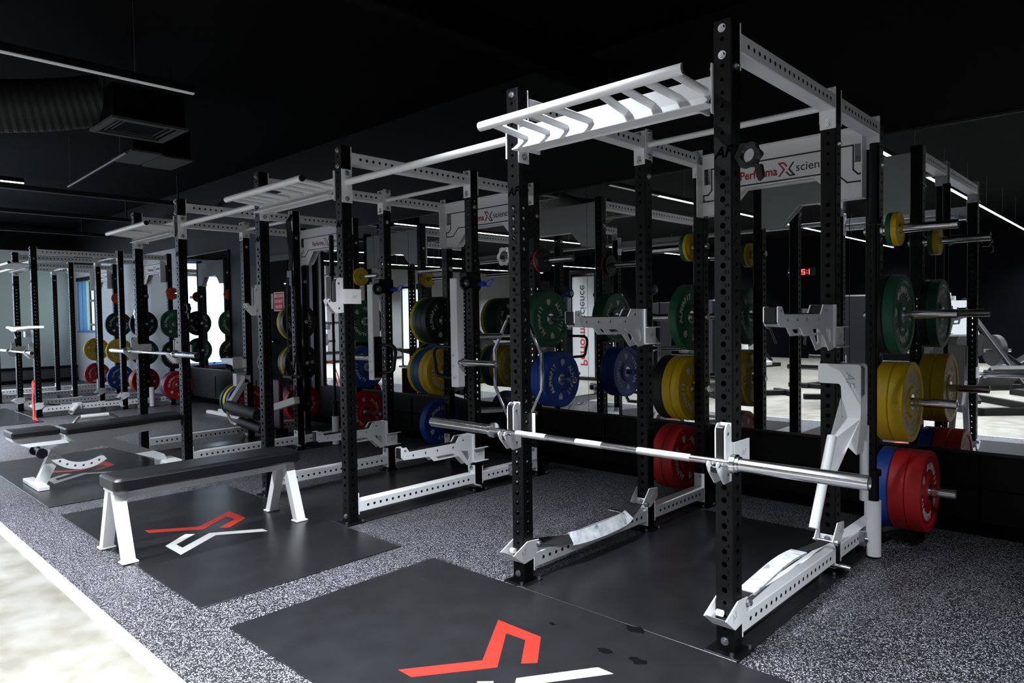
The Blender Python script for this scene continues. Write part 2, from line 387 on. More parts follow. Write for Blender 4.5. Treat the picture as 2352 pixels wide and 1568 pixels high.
def grille(x0, x1, y0, y1, label, slats):
    t = thing('air_diffuser', label, 'air vent', ((x0 + x1) / 2, (y0 + y1) / 2, 3.0), 'ceiling air diffusers')
    m = MB()
    for a, b, c, e in ((x0, x1, y0, y0 + .04), (x0, x1, y1 - .04, y1), (x0, x0 + .04, y0 + .04, y1 - .04), (x1 - .04, x1, y0 + .04, y1 - .04)): m.box(a, b, c, e, 3.0, 3.02, 'grille_grey')
    m.build('frame', t)
    MB().box(x0 + .02, x1 - .02, y0 + .02, y1 - .02, 3.02, 3.30, 'ceiling_black').build('plenum_box', t)
    MB().cyl((x0 + .1, y0 + .1, 3.3), (x0 + .1, y0 + .1, 3.55), .004, 'ceiling_black', 6).build('hanger', t); MB().cyl((x1 - .1, y1 - .1, 3.3), (x1 - .1, y1 - .1, 3.55), .004, 'ceiling_black', 6).build('hanger', t)
    if slats:
        m = MB(); cx, cy = (x0 + x1) / 2, (y0 + y1) / 2
        for k in range(6):
            h = .26 - .042 * k; zz = 3.002 + .008 * k
            for a, b, c, e in ((-h, h, -h, -h + .012), (-h, h, h - .012, h), (-h, -h + .012, -h, h), (h - .012, h, -h, h)): m.box(cx + a, cx + b, cy + c, cy + e, zz, zz + .012, 'grille_grey')
        m.build('louvre', t)
    else: MB().box(x0 + .04, x1 - .04, y0 + .04, y1 - .04, 3.0, 3.012, 'grille_grey').build('blank_panel', t)
    return t
grille(-5.70, -5.10, -.54, .07, 'square louvred ceiling diffuser nearest, beside the sagging flexible duct', True)
grille(-6.80, -6.18, -.04, .24, 'narrow grey ceiling panel beyond the louvred diffuser', False)
grille(-6.85, -6.25, .28, .58, 'grey ceiling panel nearer the mirror wall beyond the diffuser', False)
grille(-9.6, -9.0, -1.2, -.6, 'distant ceiling diffuser at left edge above the far racks', True)
m = MB(); P = []
for k in range(90):
    u = k / 89; P.append((-6.0 + .45 * u * u, -2.9 + 2.45 * u, 3.16 - .10 * sin(pi * u) + .10 * u ** 4))
for k, (a, b) in enumerate(zip(P, P[1:])): m.cyl(a, b, (.212, .208)[k % 2], 'duct_foil', 24, r1=(.208, .212)[k % 2], cap=False)
one(m, 'flexible_duct', 'sagging dark flexible air duct below the ceiling at left', 'duct', (-5.75, -1.4, 3.2))
m = MB().cyl((-8.5, 0.0, 2.98), (-6.3, -.05, 3.0), .014, 'pipe_grey', 8).cyl((-8.4, 0, 2.98), (-8.4, 0, 3.55), .006, 'pipe_grey', 6).cyl((-6.5, -.045, 3.0), (-6.5, -.045, 3.55), .006, 'pipe_grey', 6)
one(m, 'ceiling_conduit', 'thin grey conduit pipe slanting under the dark ceiling', 'pipe', (-7.4, 0, 3.0))
for k, (x, lab) in enumerate(((-9.9, 'cable tray crossing the dark ceiling just past the slanting conduit'), (-12.2, 'second dark cable tray crossing the ceiling past the conduit'), (-14.8, 'farthest dark cable tray crossing the ceiling'))):
    one(MB().box(x, x + .10, -3, 2.3, 3.1, 3.16, 'duct_foil').box(x + .03, x + .05, -2.5, -2.48, 3.16, 3.55, 'duct_foil').box(x + .03, x + .05, 1.8, 1.82, 3.16, 3.55, 'duct_foil'), 'cable_tray', lab, 'cable tray', (x, 0, 3.1), 'ceiling cable trays')
one(MB().box(-2.35, -2.20, -2.5, 2.3, 3.18, 3.42, 'ceiling_black', .01).box(-2.3, -2.25, -1, -.98, 3.42, 3.55, 'ceiling_black').box(-2.3, -2.25, 1.5, 1.52, 3.42, 3.55, 'ceiling_black'), 'sheet_metal_duct', 'long black rectangular duct hidden in the dark ceiling', 'duct', (-2.3, 0, 3.18))

# ---------------------------------------------------------------- platform mats with the X inlay
RED = [(-.88, -.93), (-.80, -.93), (-.615, -.67), (-.785, -.445), (-.685, -.437), (-.568, -.59), (-.525, -.545), (-.655, -.375), (-.90, -.375), (-.695, -.67)]
WHT = [(-.455, -.96), (-.225, -.96), (-.435, -.67), (-.265, -.42), (-.335, -.42), (-.508, -.68), (-.345, -.905), (-.435, -.905), (-.555, -.75), (-.598, -.79)]
XY = lambda z: frame((0, 0, z), (1, 0, 0), (0, 1, 0))
def platform(i, label, label2, wear=False):
    X = -PX * i; x0, x1 = X - 1.72, X + .60
    m = MB().box(x0, x1, -1.19, -.045, 0.0, .006, 'platform_rubber', .002)
    t = tag(m.build('lifting_mat', None, (X - .56, -.6, 0)), label, 'mat', 'lifting platform mats')
    sh = lambda P: [(x + X, y) for x, y in P]
    MB().prism(sh(RED), .0055, .0068, 'logo_red', XY(0)).build('red_inlay', t)
    MB().prism(sh(WHT), .0055, .0068, 'logo_white', XY(0)).build('white_inlay', t)
    if wear:
        rnd = random.Random(3)
        for cx, cy, r in ((-.40, -.01 - .05, .045), (-.39, -.30, .032), (-.25, -.28, .035), (-.70, -.25, .018)):
            m = MB(); m.prism([(cx + r * (1 + .35 * rnd.uniform(-1, 1)) * cos(a * pi / 6), cy + r * .6 * (1 + .35 * rnd.uniform(-1, 1)) * sin(a * pi / 6)) for a in range(12)], .0055, .0064, 'worn_rubber', XY(0))
            m.build('worn_spot', t)
    m = MB().box(X - 1.10, X + .03, -.04, 1.76, 0.0, .006, 'platform_rubber', .002)
    one(m, 'rack_mat', label2, 'mat', (X - .55, .9, 0), 'mats inside the racks')
platform(0, 'nearest black lifting mat with red and white X, under no bench', 'smooth black mat inside the nearest rack', True)
platform(1, 'black lifting mat with red and white X under the flat bench', 'smooth black mat inside the second rack')
platform(2, 'black lifting mat with red and white X under the adjustable bench', 'smooth black mat inside the third rack')
platform(4, 'black lifting mat in front of the fourth rack', 'smooth black mat inside the fourth rack')
platform(5, 'black lifting mat in front of the farthest rack', 'smooth black mat inside the farthest rack')

# ---------------------------------------------------------------- power rack (built once for the nearest one, then copied)
H = 2.42
LC, RC = -1.165, -0.075      # left faces of the left and right posts
FR = lambda o, x, y: frame(o, x, y)
def upright_mb(x, y, numbers):
    m = MB(); c = .005; w = .075 - 2 * c; big, small = .0115, .008
    hz = []
    for k in range(1, 48):
        z = .05 * k
        hz.append((z, big if .24 < z < 1.86 else small))
    f_h = [h for h in hz if not 1.88 < h[0] < 1.97]
    cx, cy = x + .0375, y + .0375
    for o, ax, hh in (((cx, y, 0), (1, 0, 0), f_h), ((x + .075, cy, 0), (0, 1, 0), hz), ((cx, y + .075, 0), (-1, 0, 0), f_h), ((x, cy, 0), (0, -1, 0), hz)):
        m.perf(FR(o, ax, (0, 0, 1)), w, .008, H, hh, 'black_steel')
    X0, X1, Y0, Y1 = x, x + .075, y, y + .075
    for (ax, ay), (bx, by) in (((X0 + c, Y0), (X0, Y0 + c)), ((X1, Y0 + c), (X1 - c, Y0)), ((X1 - c, Y1), (X1, Y1 - c)), ((X0, Y1 - c), (X0 + c, Y1))):
        m.add([(ax, ay, .008), (ax, ay, H), (bx, by, H), (bx, by, .008)], [(0, 1, 2, 3)], 'black_steel', True)
    m.box(X0 + .002, X1 - .002, Y0 + .002, Y1 - .002, H - .006, H, 'black_plastic')
    if numbers:
        for k in range(1, 33):
            m.text(str(k), .019, FR((cx + .016, y - .0004, 1.80 - .05 * (32 - k) + .025), (1, 0, 0), (0, 0, 1)), 'hole_number', depth=.0003, spacing=1.1)
        m.text('AF', .058, FR((cx, y - .0006, 1.925), (1, 0, 0), (0, 0, 1)), 'hole_number', depth=.0005, shear=.3, bold=.001)
    return m
def bolt_mb(p, d, r=.011, h=.009, washer=.016):
    m = MB(); p, d = V(p), V(d); m.cyl(p, p + d * .002, washer, 'zinc', 16); m.cyl(p + d * .002, p + d * (.002 + h), r, 'zinc', 6, smooth=False); m.cyl(p + d * (.002 + h), p + d * (.005 + h), r * .5, 'zinc', 8); return m
rack = thing('power_rack', 'nearest black and white six-post power rack, holding the barbell at the front right', 'rack', (-.5825, .93, 0), 'power racks along the mirror wall')
POSTS = [(x, y) for y in (0, 1.12, 1.83) for x in (RC, LC)]
for k, (x, y) in enumerate(POSTS):
    u = upright_mb(x, y, y == 0).build('upright', rack)
    p = MB().box(x - .035, x + .11, y - .03, y + .105, 0, .008, 'black_steel', .0015)
    p.cyl((x + .075, y - .018, .008), (x + .075, y - .018, .02), .009, 'zinc', 6).cyl((x - .02, y + .09, .008), (x - .02, y + .09, .02), .009, 'zinc', 6).cyl((x + .095, y + .09, .008), (x + .095, y + .09, .02), .009, 'zinc', 6)
    p.build('base_plate', u)
def side_beam(x, y0, y1, z0, z1, name, down, up0, up1):
    m = MB(); h = z1 - z0; a, b = y0 + .006, y1 - .006; L = b - a; n = int((L - .07) / .05)
    hs = [(L / 2 + (k - (n - 1) / 2) * .05, .0095) for k in range(n)]; zc = (z0 + z1) / 2; c = .004
    m.perf(FR((x + .075, a, zc), (0, 0, -1), (0, 1, 0)), h - 2 * c, 0, L, hs, 'white_steel', depth=.003, rim='black_plastic')  # black rims paint the shade inside the holes
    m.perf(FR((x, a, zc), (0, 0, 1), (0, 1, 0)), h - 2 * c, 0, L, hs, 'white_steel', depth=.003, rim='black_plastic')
    m.add([(x + c, a, z1), (x + .075 - c, a, z1), (x + .075 - c, b, z1), (x + c, b, z1)], [(0, 1, 2, 3)], 'white_steel')
    m.add([(x + c, a, z0), (x + .075 - c, a, z0), (x + .075 - c, b, z0), (x + c, b, z0)], [(3, 2, 1, 0)], 'white_steel')
    for sx, sz in ((1, 1), (1, -1), (-1, 1), (-1, -1)):
        X = x + .075 if sx > 0 else x; Z = z1 if sz > 0 else z0
        m.add([(X - sx * c, a, Z), (X - sx * c, b, Z), (X, b, Z - sz * c), (X, a, Z - sz * c)], [(0, 1, 2, 3)], 'white_steel', True)
    m.box(x + .0055, x + .0695, a, b, z0 + .0055, z1 - .0055, 'black_plastic')  # black core added so the holes read dark, as the shaded inside would
    o = m.build(name, rack)
    for ya, yb, (d, u) in ((y0, y0 + .006, up0), (y1 - .006, y1, up1)):
        MB().box(x - .001, x + .076, ya, yb, z0 - d, z1 + u, 'white_steel', .002).build('flange', o)
    for yy, dd, (d, u) in ((y0 + .006, 1, up0), (y1 - .006, -1, up1)):
        for zz in (z0 - d + .02 if d > .03 else None, z1 + u - .02 if u > .03 else None):
            if zz is not None: bolt_mb((x + .0375, yy, zz), (0, dd, 0)).build('flange_bolt', o)
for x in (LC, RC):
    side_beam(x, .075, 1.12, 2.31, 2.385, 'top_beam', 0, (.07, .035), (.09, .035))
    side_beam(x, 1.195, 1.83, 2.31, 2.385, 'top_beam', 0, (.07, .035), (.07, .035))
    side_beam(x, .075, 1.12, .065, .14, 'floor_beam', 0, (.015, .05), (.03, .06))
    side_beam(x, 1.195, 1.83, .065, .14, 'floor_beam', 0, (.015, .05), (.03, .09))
for x, y in POSTS:                                        # bolt heads on the posts
    for z in ((2.39, 2.29) if y == 0 else (2.39, 2.26)):
        bolt_mb((x + .0375, y, z), (0, -1, 0)).build('bolt', rack)
    bolt_mb((x + .075, y + .0375, 2.25 if y == 0 else 2.15), (1, 0, 0)).build('bolt', rack)
    if y == 0: bolt_mb((x + .0375, y, .05), (0, -1, 0)).build('bolt', rack)
# multi-grip pull-up bar across the front
g = MB()
g.box(LC + .081, RC - .006, -.004, .004, 2.14, 2.222, 'white_steel', .002).box(LC + .081, RC - .006, -.05, .03, 2.110, 2.118, 'white_steel', .002)
g.prism([(-.05, 2.112), (-.03, 2.112), (.004, 2.15), (-.004, 2.15)], LC + .081, RC - .006, 'white_steel', YZ(0))
mg = g.build('multi_grip_bar', rack)
each('end_plate', mg, MB().box(LC + .075, LC + .081, .0, .075, 2.06, 2.27, 'white_steel', .002), MB().box(RC - .006, RC, -.01, .075, 2.08, 2.27, 'white_steel', .002))
MB().cyl((-1.10, -.24, 2.187), (-.065, -.24, 2.187), .021, 'white_steel', 20).build('front_tube', mg)
MB().cyl((-.0655, -.24, 2.187), (-.057, -.24, 2.187), .0205, 'black_plastic', 20).build('end_cap', mg)
for a, b in zip((-.11, -.225, -.33, -.43, -.67, -.79, -.90, -1.02), (-.105, -.22, -.34, -.47, -.655, -.79, -.90, -1.035)):
    MB().cyl((a, -.235, 2.183), (b, -.002, 2.168), .016, 'white_steel', 14).build('grip', mg)
MB().cyl((-1.06, .10, 2.14), (-.15, .10, 2.14), .017, 'white_steel', 14).box(-.16, -.15, .0, .12, 2.11, 2.16, 'white_steel').box(-1.06, -1.05, .0, .12, 2.11, 2.16, 'white_steel').build('rear_tube', mg)
for z in (2.09, 2.245):
    bolt_mb((LC + .081, .0375, z), (1, 0, 0)).build('bolt', mg); bolt_mb((RC - .006, .02, z + .01), (-1, 0, 0)).build('bolt', mg)
# plain pull-up bar between the middle posts
pb = MB().cyl((LC + .081, 1.1575, 2.34), (RC - .006, 1.1575, 2.34), .017, 'white_steel', 18).build('pull_up_bar', rack)
each('end_plate', pb, MB().box(LC + .075, LC + .081, 1.12, 1.195, 2.25, 2.43, 'white_steel', .002), MB().box(RC - .006, RC, 1.12, 1.195, 2.25, 2.43, 'white_steel', .002))
for z in (2.27, 2.41): bolt_mb((LC + .081, 1.1575, z), (1, 0, 0)).build('bolt', pb)
# name panel across the back
pan = [(-1.09, 2.375), (-.075, 2.375), (-.075, 1.975), (-.225, 1.975), (-.36, 2.12), (-.805, 2.12), (-.94, 1.975), (-1.09, 1.975)]
sp = MB().prism(pan, -.006, 0, 'white_steel', XZ(1.828), holes=[[(-.132, 2.18), (-.085, 2.18), (-.085, 2.285), (-.132, 2.285)], [(-1.08, 2.18), (-1.033, 2.18), (-1.033, 2.285), (-1.08, 2.285)]])
sp.box(-1.09, -.075, 1.80, 1.90, 2.370, 2.376, 'white_steel').box(-1.096, -1.09, 1.75, 1.905, 1.965, 2.376, 'white_steel', .001).box(-.075, -.069, 1.75, 1.905, 1.965, 2.376, 'white_steel', .001)
sp.box(-.805, -.36, 1.828, 1.90, 2.117, 2.123, 'white_steel')
sp.prism(pan, -.006, 0, 'white_steel', XZ(1.90))
sign = sp.build('name_panel', rack)
def outline(P, wd, y, m):
    mb = MB(); n = len(P)
    for i in range(n):
        a, b = V(P[i]), V(P[(i + 1) % n]); d = (b - a).normalized(); q = V((-d.y, d.x)) * wd / 2; a2, b2 = a - d * wd / 2, b + d * wd / 2
        mb.prism([a2 - q, b2 - q, b2 + q, a2 + q], 0, .0012, m, XZ(y))
    return mb
OL = [(-1.025, 2.28), (-.14, 2.28), (-.14, 2.14), (-.115, 2.112), (-.082, 2.112), (-.082, 2.07), (-.172, 2.07), (-.245, 2.14), (-.92, 2.14), (-.993, 2.07), (-1.083, 2.07), (-1.083, 2.112), (-1.05, 2.112), (-1.025, 2.14)]
outline(OL, .009, 1.828, 'text_black').build('border_line', sign)
TX = lambda x, z: frame((x, 1.8265, z), (1, 0, 0), (0, 0, 1))
def fit(mb, t, size, x0, x1, z, mt, bold=0.0):
    vs, fs = text_polys(t, size, bold=bold); a, b = min(v.x for v in vs), max(v.x for v in vs); k = (x1 - x0) / (b - a)
    return mb.add([(x0 + (v.x - a) * k, 1.8265 - v.z, z + v.y) for v in vs], fs, mt)
fit(MB(), 'Performa', .074, -.825, -.583, 2.198, 'text_red', .0016).build('red_lettering', sign)
fit(MB(), 'science', .072, -.468, -.262, 2.204, 'text_black').build('black_lettering', sign)
ex = lambda P: [(-.582 + (x + .90) * .165, 2.158 + (y + .96) * .155) for x, y in P]
MB().prism(ex(RED), 0, .001, 'text_red', XZ(1.828)).prism(ex(WHT), 0, .001, 'text_black', XZ(1.828)).build('x_emblem', sign)
# weight pegs: right post points right, left post points left
PZ = (.32, .81, 1.30, 1.78); PYC = 1.8675
for z in PZ:
    for s, x in ((1, 0.0), (-1, LC)):
        q = MB().cyl((x, PYC, z), (x + s * .012, PYC, z), .034, 'zinc', 18)
        q.pipe((x + s * .012, PYC, z), (x + s * .375, PYC, z), .0245, .0205, 'chrome', 24).cyl((x - s * .075, PYC, z), (x - s * .09, PYC, z), .022, 'zinc', 16)
        q.build('weight_peg', rack)
# long pin lying through the middle floor flange
MB().cyl((-.06, 1.108, .055), (.075, 1.108, .055), .0125, 'chrome', 14).build('band_pin', rack)
MB().cyl((-1.37, 1.108, .085), (-1.10, 1.108, .085), .009, 'chrome', 12).build('band_pin', rack)
# sleeve that stores a bar upright
sl = MB().pipe((.062, 1.52, .012), (.062, 1.52, .31), .036, .029, 'white_steel', 24, depth=.25).build('bar_storage_sleeve', rack)
MB().box(.0, .03, 1.475, 1.565, .06, .145, 'zinc', .003).cyl((.03, 1.49, .10), (.045, 1.49, .10), .012, 'zinc', 6).build('clamp', sl)
index_kids()
RACKS = {0: rack}
for i, lab in ((1, 'second black and white power rack from the camera, with two upright lever arms'), (2, 'third black and white power rack, hung with suspension straps'),
               (4, 'fourth power rack, past the gap and in front of the separate mirror'), (5, 'farthest power rack, by the white end wall')):
    RACKS[i] = dup(rack, (-PX * i, 0, 0), lab)
# bars that tie neighbouring racks together
def tie_bar(i, label):
    X = -PX * i; t = thing('tie_bar', label, 'bar', (X - .72, .04, 2.19), 'white round bars tying the racks together')
    a, b = X - PX + .006, X + LC - .006
    MB().cyl((a, .04, 2.19), (b, .04, 2.19), .0215, 'white_steel', 20).build('tube', t)
    each('end_plate', t, MB().prism([(0, 2.06), (.075, 2.06), (.075, 2.27), (0, 2.27)], 0, .006, 'white_steel', YZ(a - .006)), MB().prism([(0, 2.09), (.075, 2.09), (.075, 2.27), (0, 2.27)], 0, .006, 'white_steel', YZ(b)))
    for z in (2.085, 2.245): bolt_mb((a, .0375, z), (1, 0, 0)).build('bolt', t)
tie_bar(0, 'white round bar joining the nearest rack to the second rack')
tie_bar(1, 'white round bar joining the second rack to the third rack')
tie_bar(4, 'white round bar joining the fourth rack to the farthest rack')

# ---------------------------------------------------------------- weight plates
PROTO = {}
def plate(color, th, big=True):
    key = (color, th, big)
    if key in PROTO: return PROTO[key]
    m = MB(); R = .225 if big else .095; h = th / 2; M = frame((0, 0, 0), (0, 1, 0), (0, 0, 1))     # local z = +x
    if big:
        prof = [(.048, -h + .004), (.078, -h + .003), (.092, -h + .012), (.183, -h + .007), (.190, -h), (R - .004, -h), (R, -h + .004), (R, h - .004), (R - .004, h), (.190, h), (.183, h - .007), (.092, h - .012), (.078, h - .003), (.048, h - .004)]
    else: prof = [(.028, -h), (.06, -h), (.065, -h + .003), (.082, -h + .003), (.086, -h), (R - .002, -h), (R, -h + .002), (R, h - .002), (R - .002, h), (.086, h), (.082, h - .003), (.065, h - .003), (.06, h), (.028, h)]
    m.lathe(prof, M, color, 56 if big else 32)
    ir = .048 if big else .030
    hub = MB().lathe([(.0255, -h + .006), (ir - .004, -h + .003), (ir, -h + .008), (ir, h - .008), (ir - .004, h - .003), (.0255, h - .006), (.0255, -h + .006)], M, 'zinc', 28)
    if big:
        for side in (1, -1):
            for base in (0, pi):
                for k, ch in enumerate('ALPHAFIT'):
                    a = base + RAD(40) + (3.5 - k) * RAD(13.0); c, s_ = cos(a), sin(a)
                    e_up = V((0, side * c, s_)); e_r = V((0, side * s_, -c))
                    p = V((side * (h - .0090), 0, 0)) + e_up * .140
                    m.text(ch, .050, frame(p, e_r, e_up), 'plate_letter', depth=.0012, bold=.0022)
                a = base + RAD(130); e_up = V((0, side * cos(a), sin(a))); e_r = V((0, side * sin(a), -cos(a)))
                p = V((side * (h - .0095), 0, 0)) + e_up * .140
                m.prism([(-.022, .022), (.022, .022), (.022, -.006), (0, -.032), (-.022, -.006)], 0, .0018, 'plate_letter', frame(p, e_r, e_up))
    o = m.build('bumper_plate' if big else 'change_plate'); hub.build('steel_hub', o)
    PROTO[key] = o; o['_proto'] = 1; USED[o.name] = False; return o
USED = {}
RN = {0: 'nearest rack', 1: 'second rack', 2: 'third rack', 4: 'fourth rack', 5: 'farthest rack'}
LV = {0: 'bottom', 1: 'lower middle', 2: 'upper middle', 3: 'top'}
CN = {'red_rubber': 'red', 'blue_rubber': 'blue', 'yellow_rubber': 'yellow', 'green_rubber': 'green', 'black_rubber': 'black', 'orange_rubber': 'orange'}
TODO = []
def stack(i, side, lvl, items, start=.014):
    "items from the post outwards: (colour, thickness, big)"
    X = -PX * i + (0 if side > 0 else LC); z = PZ[lvl]; off = start
    cnt = {}
    for c, th, big in items: cnt[c] = cnt.get(c, 0) + 1
    seen = {}
    for k, (c, th, big) in enumerate(items):
        seen[c] = seen.get(c, 0) + 1
        kind = 'bumper plate' if big else 'small plate'
        which = '' if cnt[c] == 1 else (('inner ' if seen[c] == 1 else 'outer ') if cnt[c] == 2 else '')
        lab = f"{which}{CN[c]} {kind} on {LV[lvl]} peg, {'right' if side > 0 else 'left'} rear post of {RN[i]}"
        TODO.append((c, th, big, (X + side * (off + th / 2), PYC, z - (.0008 if big else 0)), lab, f"{'right' if side > 0 else 'left'}-side plates on the {RN[i]}"))
        off += th + .002
B_ = lambda c, t=.07: (c + '_rubber', t, True)
S_ = lambda c, t=.024: (c + '_rubber', t, False)
stack(0, 1, 0, [B_('blue', .075), B_('red', .08), B_('red', .08)])
stack(0, 1, 1, [B_('yellow', .075), B_('yellow', .075)])
stack(0, 1, 2, [B_('black', .045), B_('green', .06)])
stack(0, 1, 3, [S_('green', .026), S_('yellow', .03)], .04)
stack(0, -1, 0, [B_('red', .08), B_('red', .08)], .07)
stack(0, -1, 1, [B_('yellow', .065), B_('yellow', .065), B_('black', .08)], .014)
stack(0, -1, 2, [B_('green', .06)], .03)
stack(0, -1, 3, [S_('yellow', .022), S_('green', .026)], .03)
stack(1, 1, 1, [B_('blue', .075), B_('blue', .075)], .10)
stack(1, 1, 2, [B_('green', .06), B_('green', .06)], .02)
stack(1, 1, 3, [S_('red', .02), S_('black', .035)], .03)
stack(1, -1, 0, [B_('blue', .075)], .07)
stack(1, -1, 1, [B_('yellow', .065), B_('yellow', .065), B_('blue', .07), B_('green', .045), B_('yellow', .045)], .02)
stack(1, -1, 2, [B_('black', .07), B_('black', .07), B_('green', .045), B_('yellow', .045)], .03)
stack(2, 1, 0, [B_('red', .08)], .06)
stack(2, 1, 1, [B_('yellow', .05), B_('blue', .075)], .04)
stack(2, 1, 2, [B_('yellow', .04), B_('green', .06)], .04)
stack(2, 1, 3, [S_('orange', .02), S_('yellow', .024)], .04)
stack(2, -1, 0, [B_('red', .08), B_('red', .08), B_('blue', .075)], .02)
stack(2, -1, 1, [B_('black', .07), B_('yellow', .065), B_('green', .04)], .03)
stack(2, -1, 2, [B_('black', .08), B_('yellow', .065)], .06)
stack(4, 1, 0, [B_('blue', .075), B_('red', .08)], .06)
stack(4, 1, 1, [B_('black', .06)], .10)
stack(4, 1, 2, [B_('green', .06)], .10)
stack(4, 1, 3, [S_('red', .03), S_('orange', .02)], .04)
stack(4, -1, 0, [B_('red', .08), B_('yellow', .05), B_('orange', .05)], .03)
stack(4, -1, 1, [B_('green', .06)], .03)
stack(4, -1, 2, [B_('black', .07)], .03)
stack(4, -1, 3, [S_('orange', .025)], .05)
stack(5, 1, 0, [B_('blue', .075)], .06)
stack(5, 1, 1, [B_('yellow', .07)], .06)
stack(5, 1, 2, [B_('black', .07)], .06)
stack(5, 1, 3, [S_('orange', .03)], .04)
stack(5, -1, 0, [B_('red', .08)], .06)
stack(5, -1, 1, [B_('yellow', .07)], .06)
# floor toaster with plates beside the fire door
TR = (-8.32, 1.84)
t = thing('plate_tray', 'low white floor tray holding five upright plates near the fire door', 'plate tray', (TR[0], TR[1], 0))
m = MB(); m.box(TR[0] - .55, TR[0] + .75, TR[1] - .12, TR[1] - .05, .0, .05, 'white_steel', .01).box(TR[0] - .55, TR[0] + .75, TR[1] + .05, TR[1] + .12, .0, .05, 'white_steel', .01).box(TR[0] - .50, TR[0] + .70, TR[1] - .05, TR[1] + .05, .0, .012, 'white_steel').build('rail', t)
m = MB()
for k in range(6): m.cyl((TR[0] + .118 + k * .105, TR[1] - .085, .05), (TR[0] + .118 + k * .105, TR[1] - .085, .17), .009, 'chrome', 8).cyl((TR[0] + .118 + k * .105, TR[1] + .085, .05), (TR[0] + .118 + k * .105, TR[1] + .085, .17), .009, 'chrome', 8)
m.build('divider', t)
for k, (c, n, th) in enumerate((('green', 'green', .05), ('yellow', 'yellow', .065), ('blue', 'darker inner blue', .06), ('blue', 'outer blue', .06), ('red', 'red', .08))):
    lab = {0: 'green plate standing at the far end of the white floor tray', 1: 'yellow plate standing in the white floor tray', 2: 'first blue plate behind the yellow one in the white floor tray', 3: 'second blue plate beside the red one in the white floor tray', 4: 'red plate standing nearest in the white floor tray'}[k]
    TODO.append((c + '_rubber', th, True, (TR[0] + .17 + k * .105, TR[1], .012 + .225), lab, 'plates standing in the white floor tray'))
for c, th, big, _, _, _ in TODO: plate(c, th, big)
index_kids()
for n_, (c, th, big, loc, lab, grp) in enumerate(TODO):
    o = plate(c, th, big)
    if USED[o.name]: o = copy_tree(o)
    else: USED[o.name] = True
    o.location = loc; o.rotation_euler = ((n_ * 1.7) % 6.28, 0, 0)
    tag(o, lab, 'weight plate', grp)

# ---------------------------------------------------------------- barbells
def barbell(loc, label, x0, x1, c0, c1, knurl, group='barbells resting in the hooks'):
    t = thing('barbell', label, 'barbell', loc, group); _, y, z = loc
    MB().cyl((c0, y, z), (c1, y, z), .014, 'chrome', 20).build('shaft', t)
    for a, b in knurl: MB().cyl((a, y, z), (b, y, z), .0148, 'knurled_chrome', 20).build('knurled_grip', t)
    for a, b in ((c0, x0), (c1, x1)):
        s_ = 1 if b > a else -1
        sv = MB().pipe((a, y, z), (b, y, z), .025, .021, 'chrome', 28, depth=.012).build('sleeve', t)
        MB().cyl((a - s_ * .004, y, z), (a + s_ * .014, y, z), .037, 'chrome', 28).cyl((a + s_ * .014, y, z), (a + s_ * .026, y, z), .030, 'chrome', 28).build('collar', sv)
        MB().cyl((b - s_ * .010, y, z), (b - s_ * .006, y, z), .0205, 'text_black', 20).build('end_cap', sv)
    return t
JZ = .68
barbell((-.6, -.070, .762), 'bright chrome barbell resting across the hooks of the nearest rack', -1.68, .50, -1.215, .035, [(-1.06, -.875), (-.70, -.56), (-.38, -.14)])
barbell((-PX * 2 - .5825, -.070, 1.037), 'chrome barbell resting across the hooks of the third rack', -PX * 2 - 1.66, -PX * 2 + .50, -PX * 2 - 1.20, -PX * 2 + .035, [(-PX * 2 - 1.06, -PX * 2 - .75), (-PX * 2 - .40, -PX * 2 - .12)])
barbell((-PX * 4 - .5825, -.070, .922), 'chrome barbell resting across the hooks of the fourth rack', -PX * 4 - 1.66, -PX * 4 + .20, -PX * 4 - 1.20, -PX * 4 - .1, [])
# black bars stored upright in the sleeves
def stored_bar(X, label):
    t = thing('stored_barbell', label, 'barbell', (X + .062, 1.52, .04), 'black bars stored upright')
    x, y = X + .062, 1.52
    MB().cyl((x, y, .45), (x, y, 1.80), .0145, 'black_steel', 16).build('shaft', t)
    for a, b, cz in ((.062, .45, .46), (2.20, 1.80, 1.79)):
        sv = MB().cyl((x, y, a), (x, y, b), .025, 'black_steel', 24).build('sleeve', t)
        MB().cyl((x, y, cz - .015), (x, y, cz + .015), .036, 'black_steel', 24).build('collar', sv)
stored_bar(0, 'black bar standing upright in white sleeve at right rear of nearest rack')
stored_bar(-PX * 2, 'black bar standing upright in white sleeve at right rear of third rack')

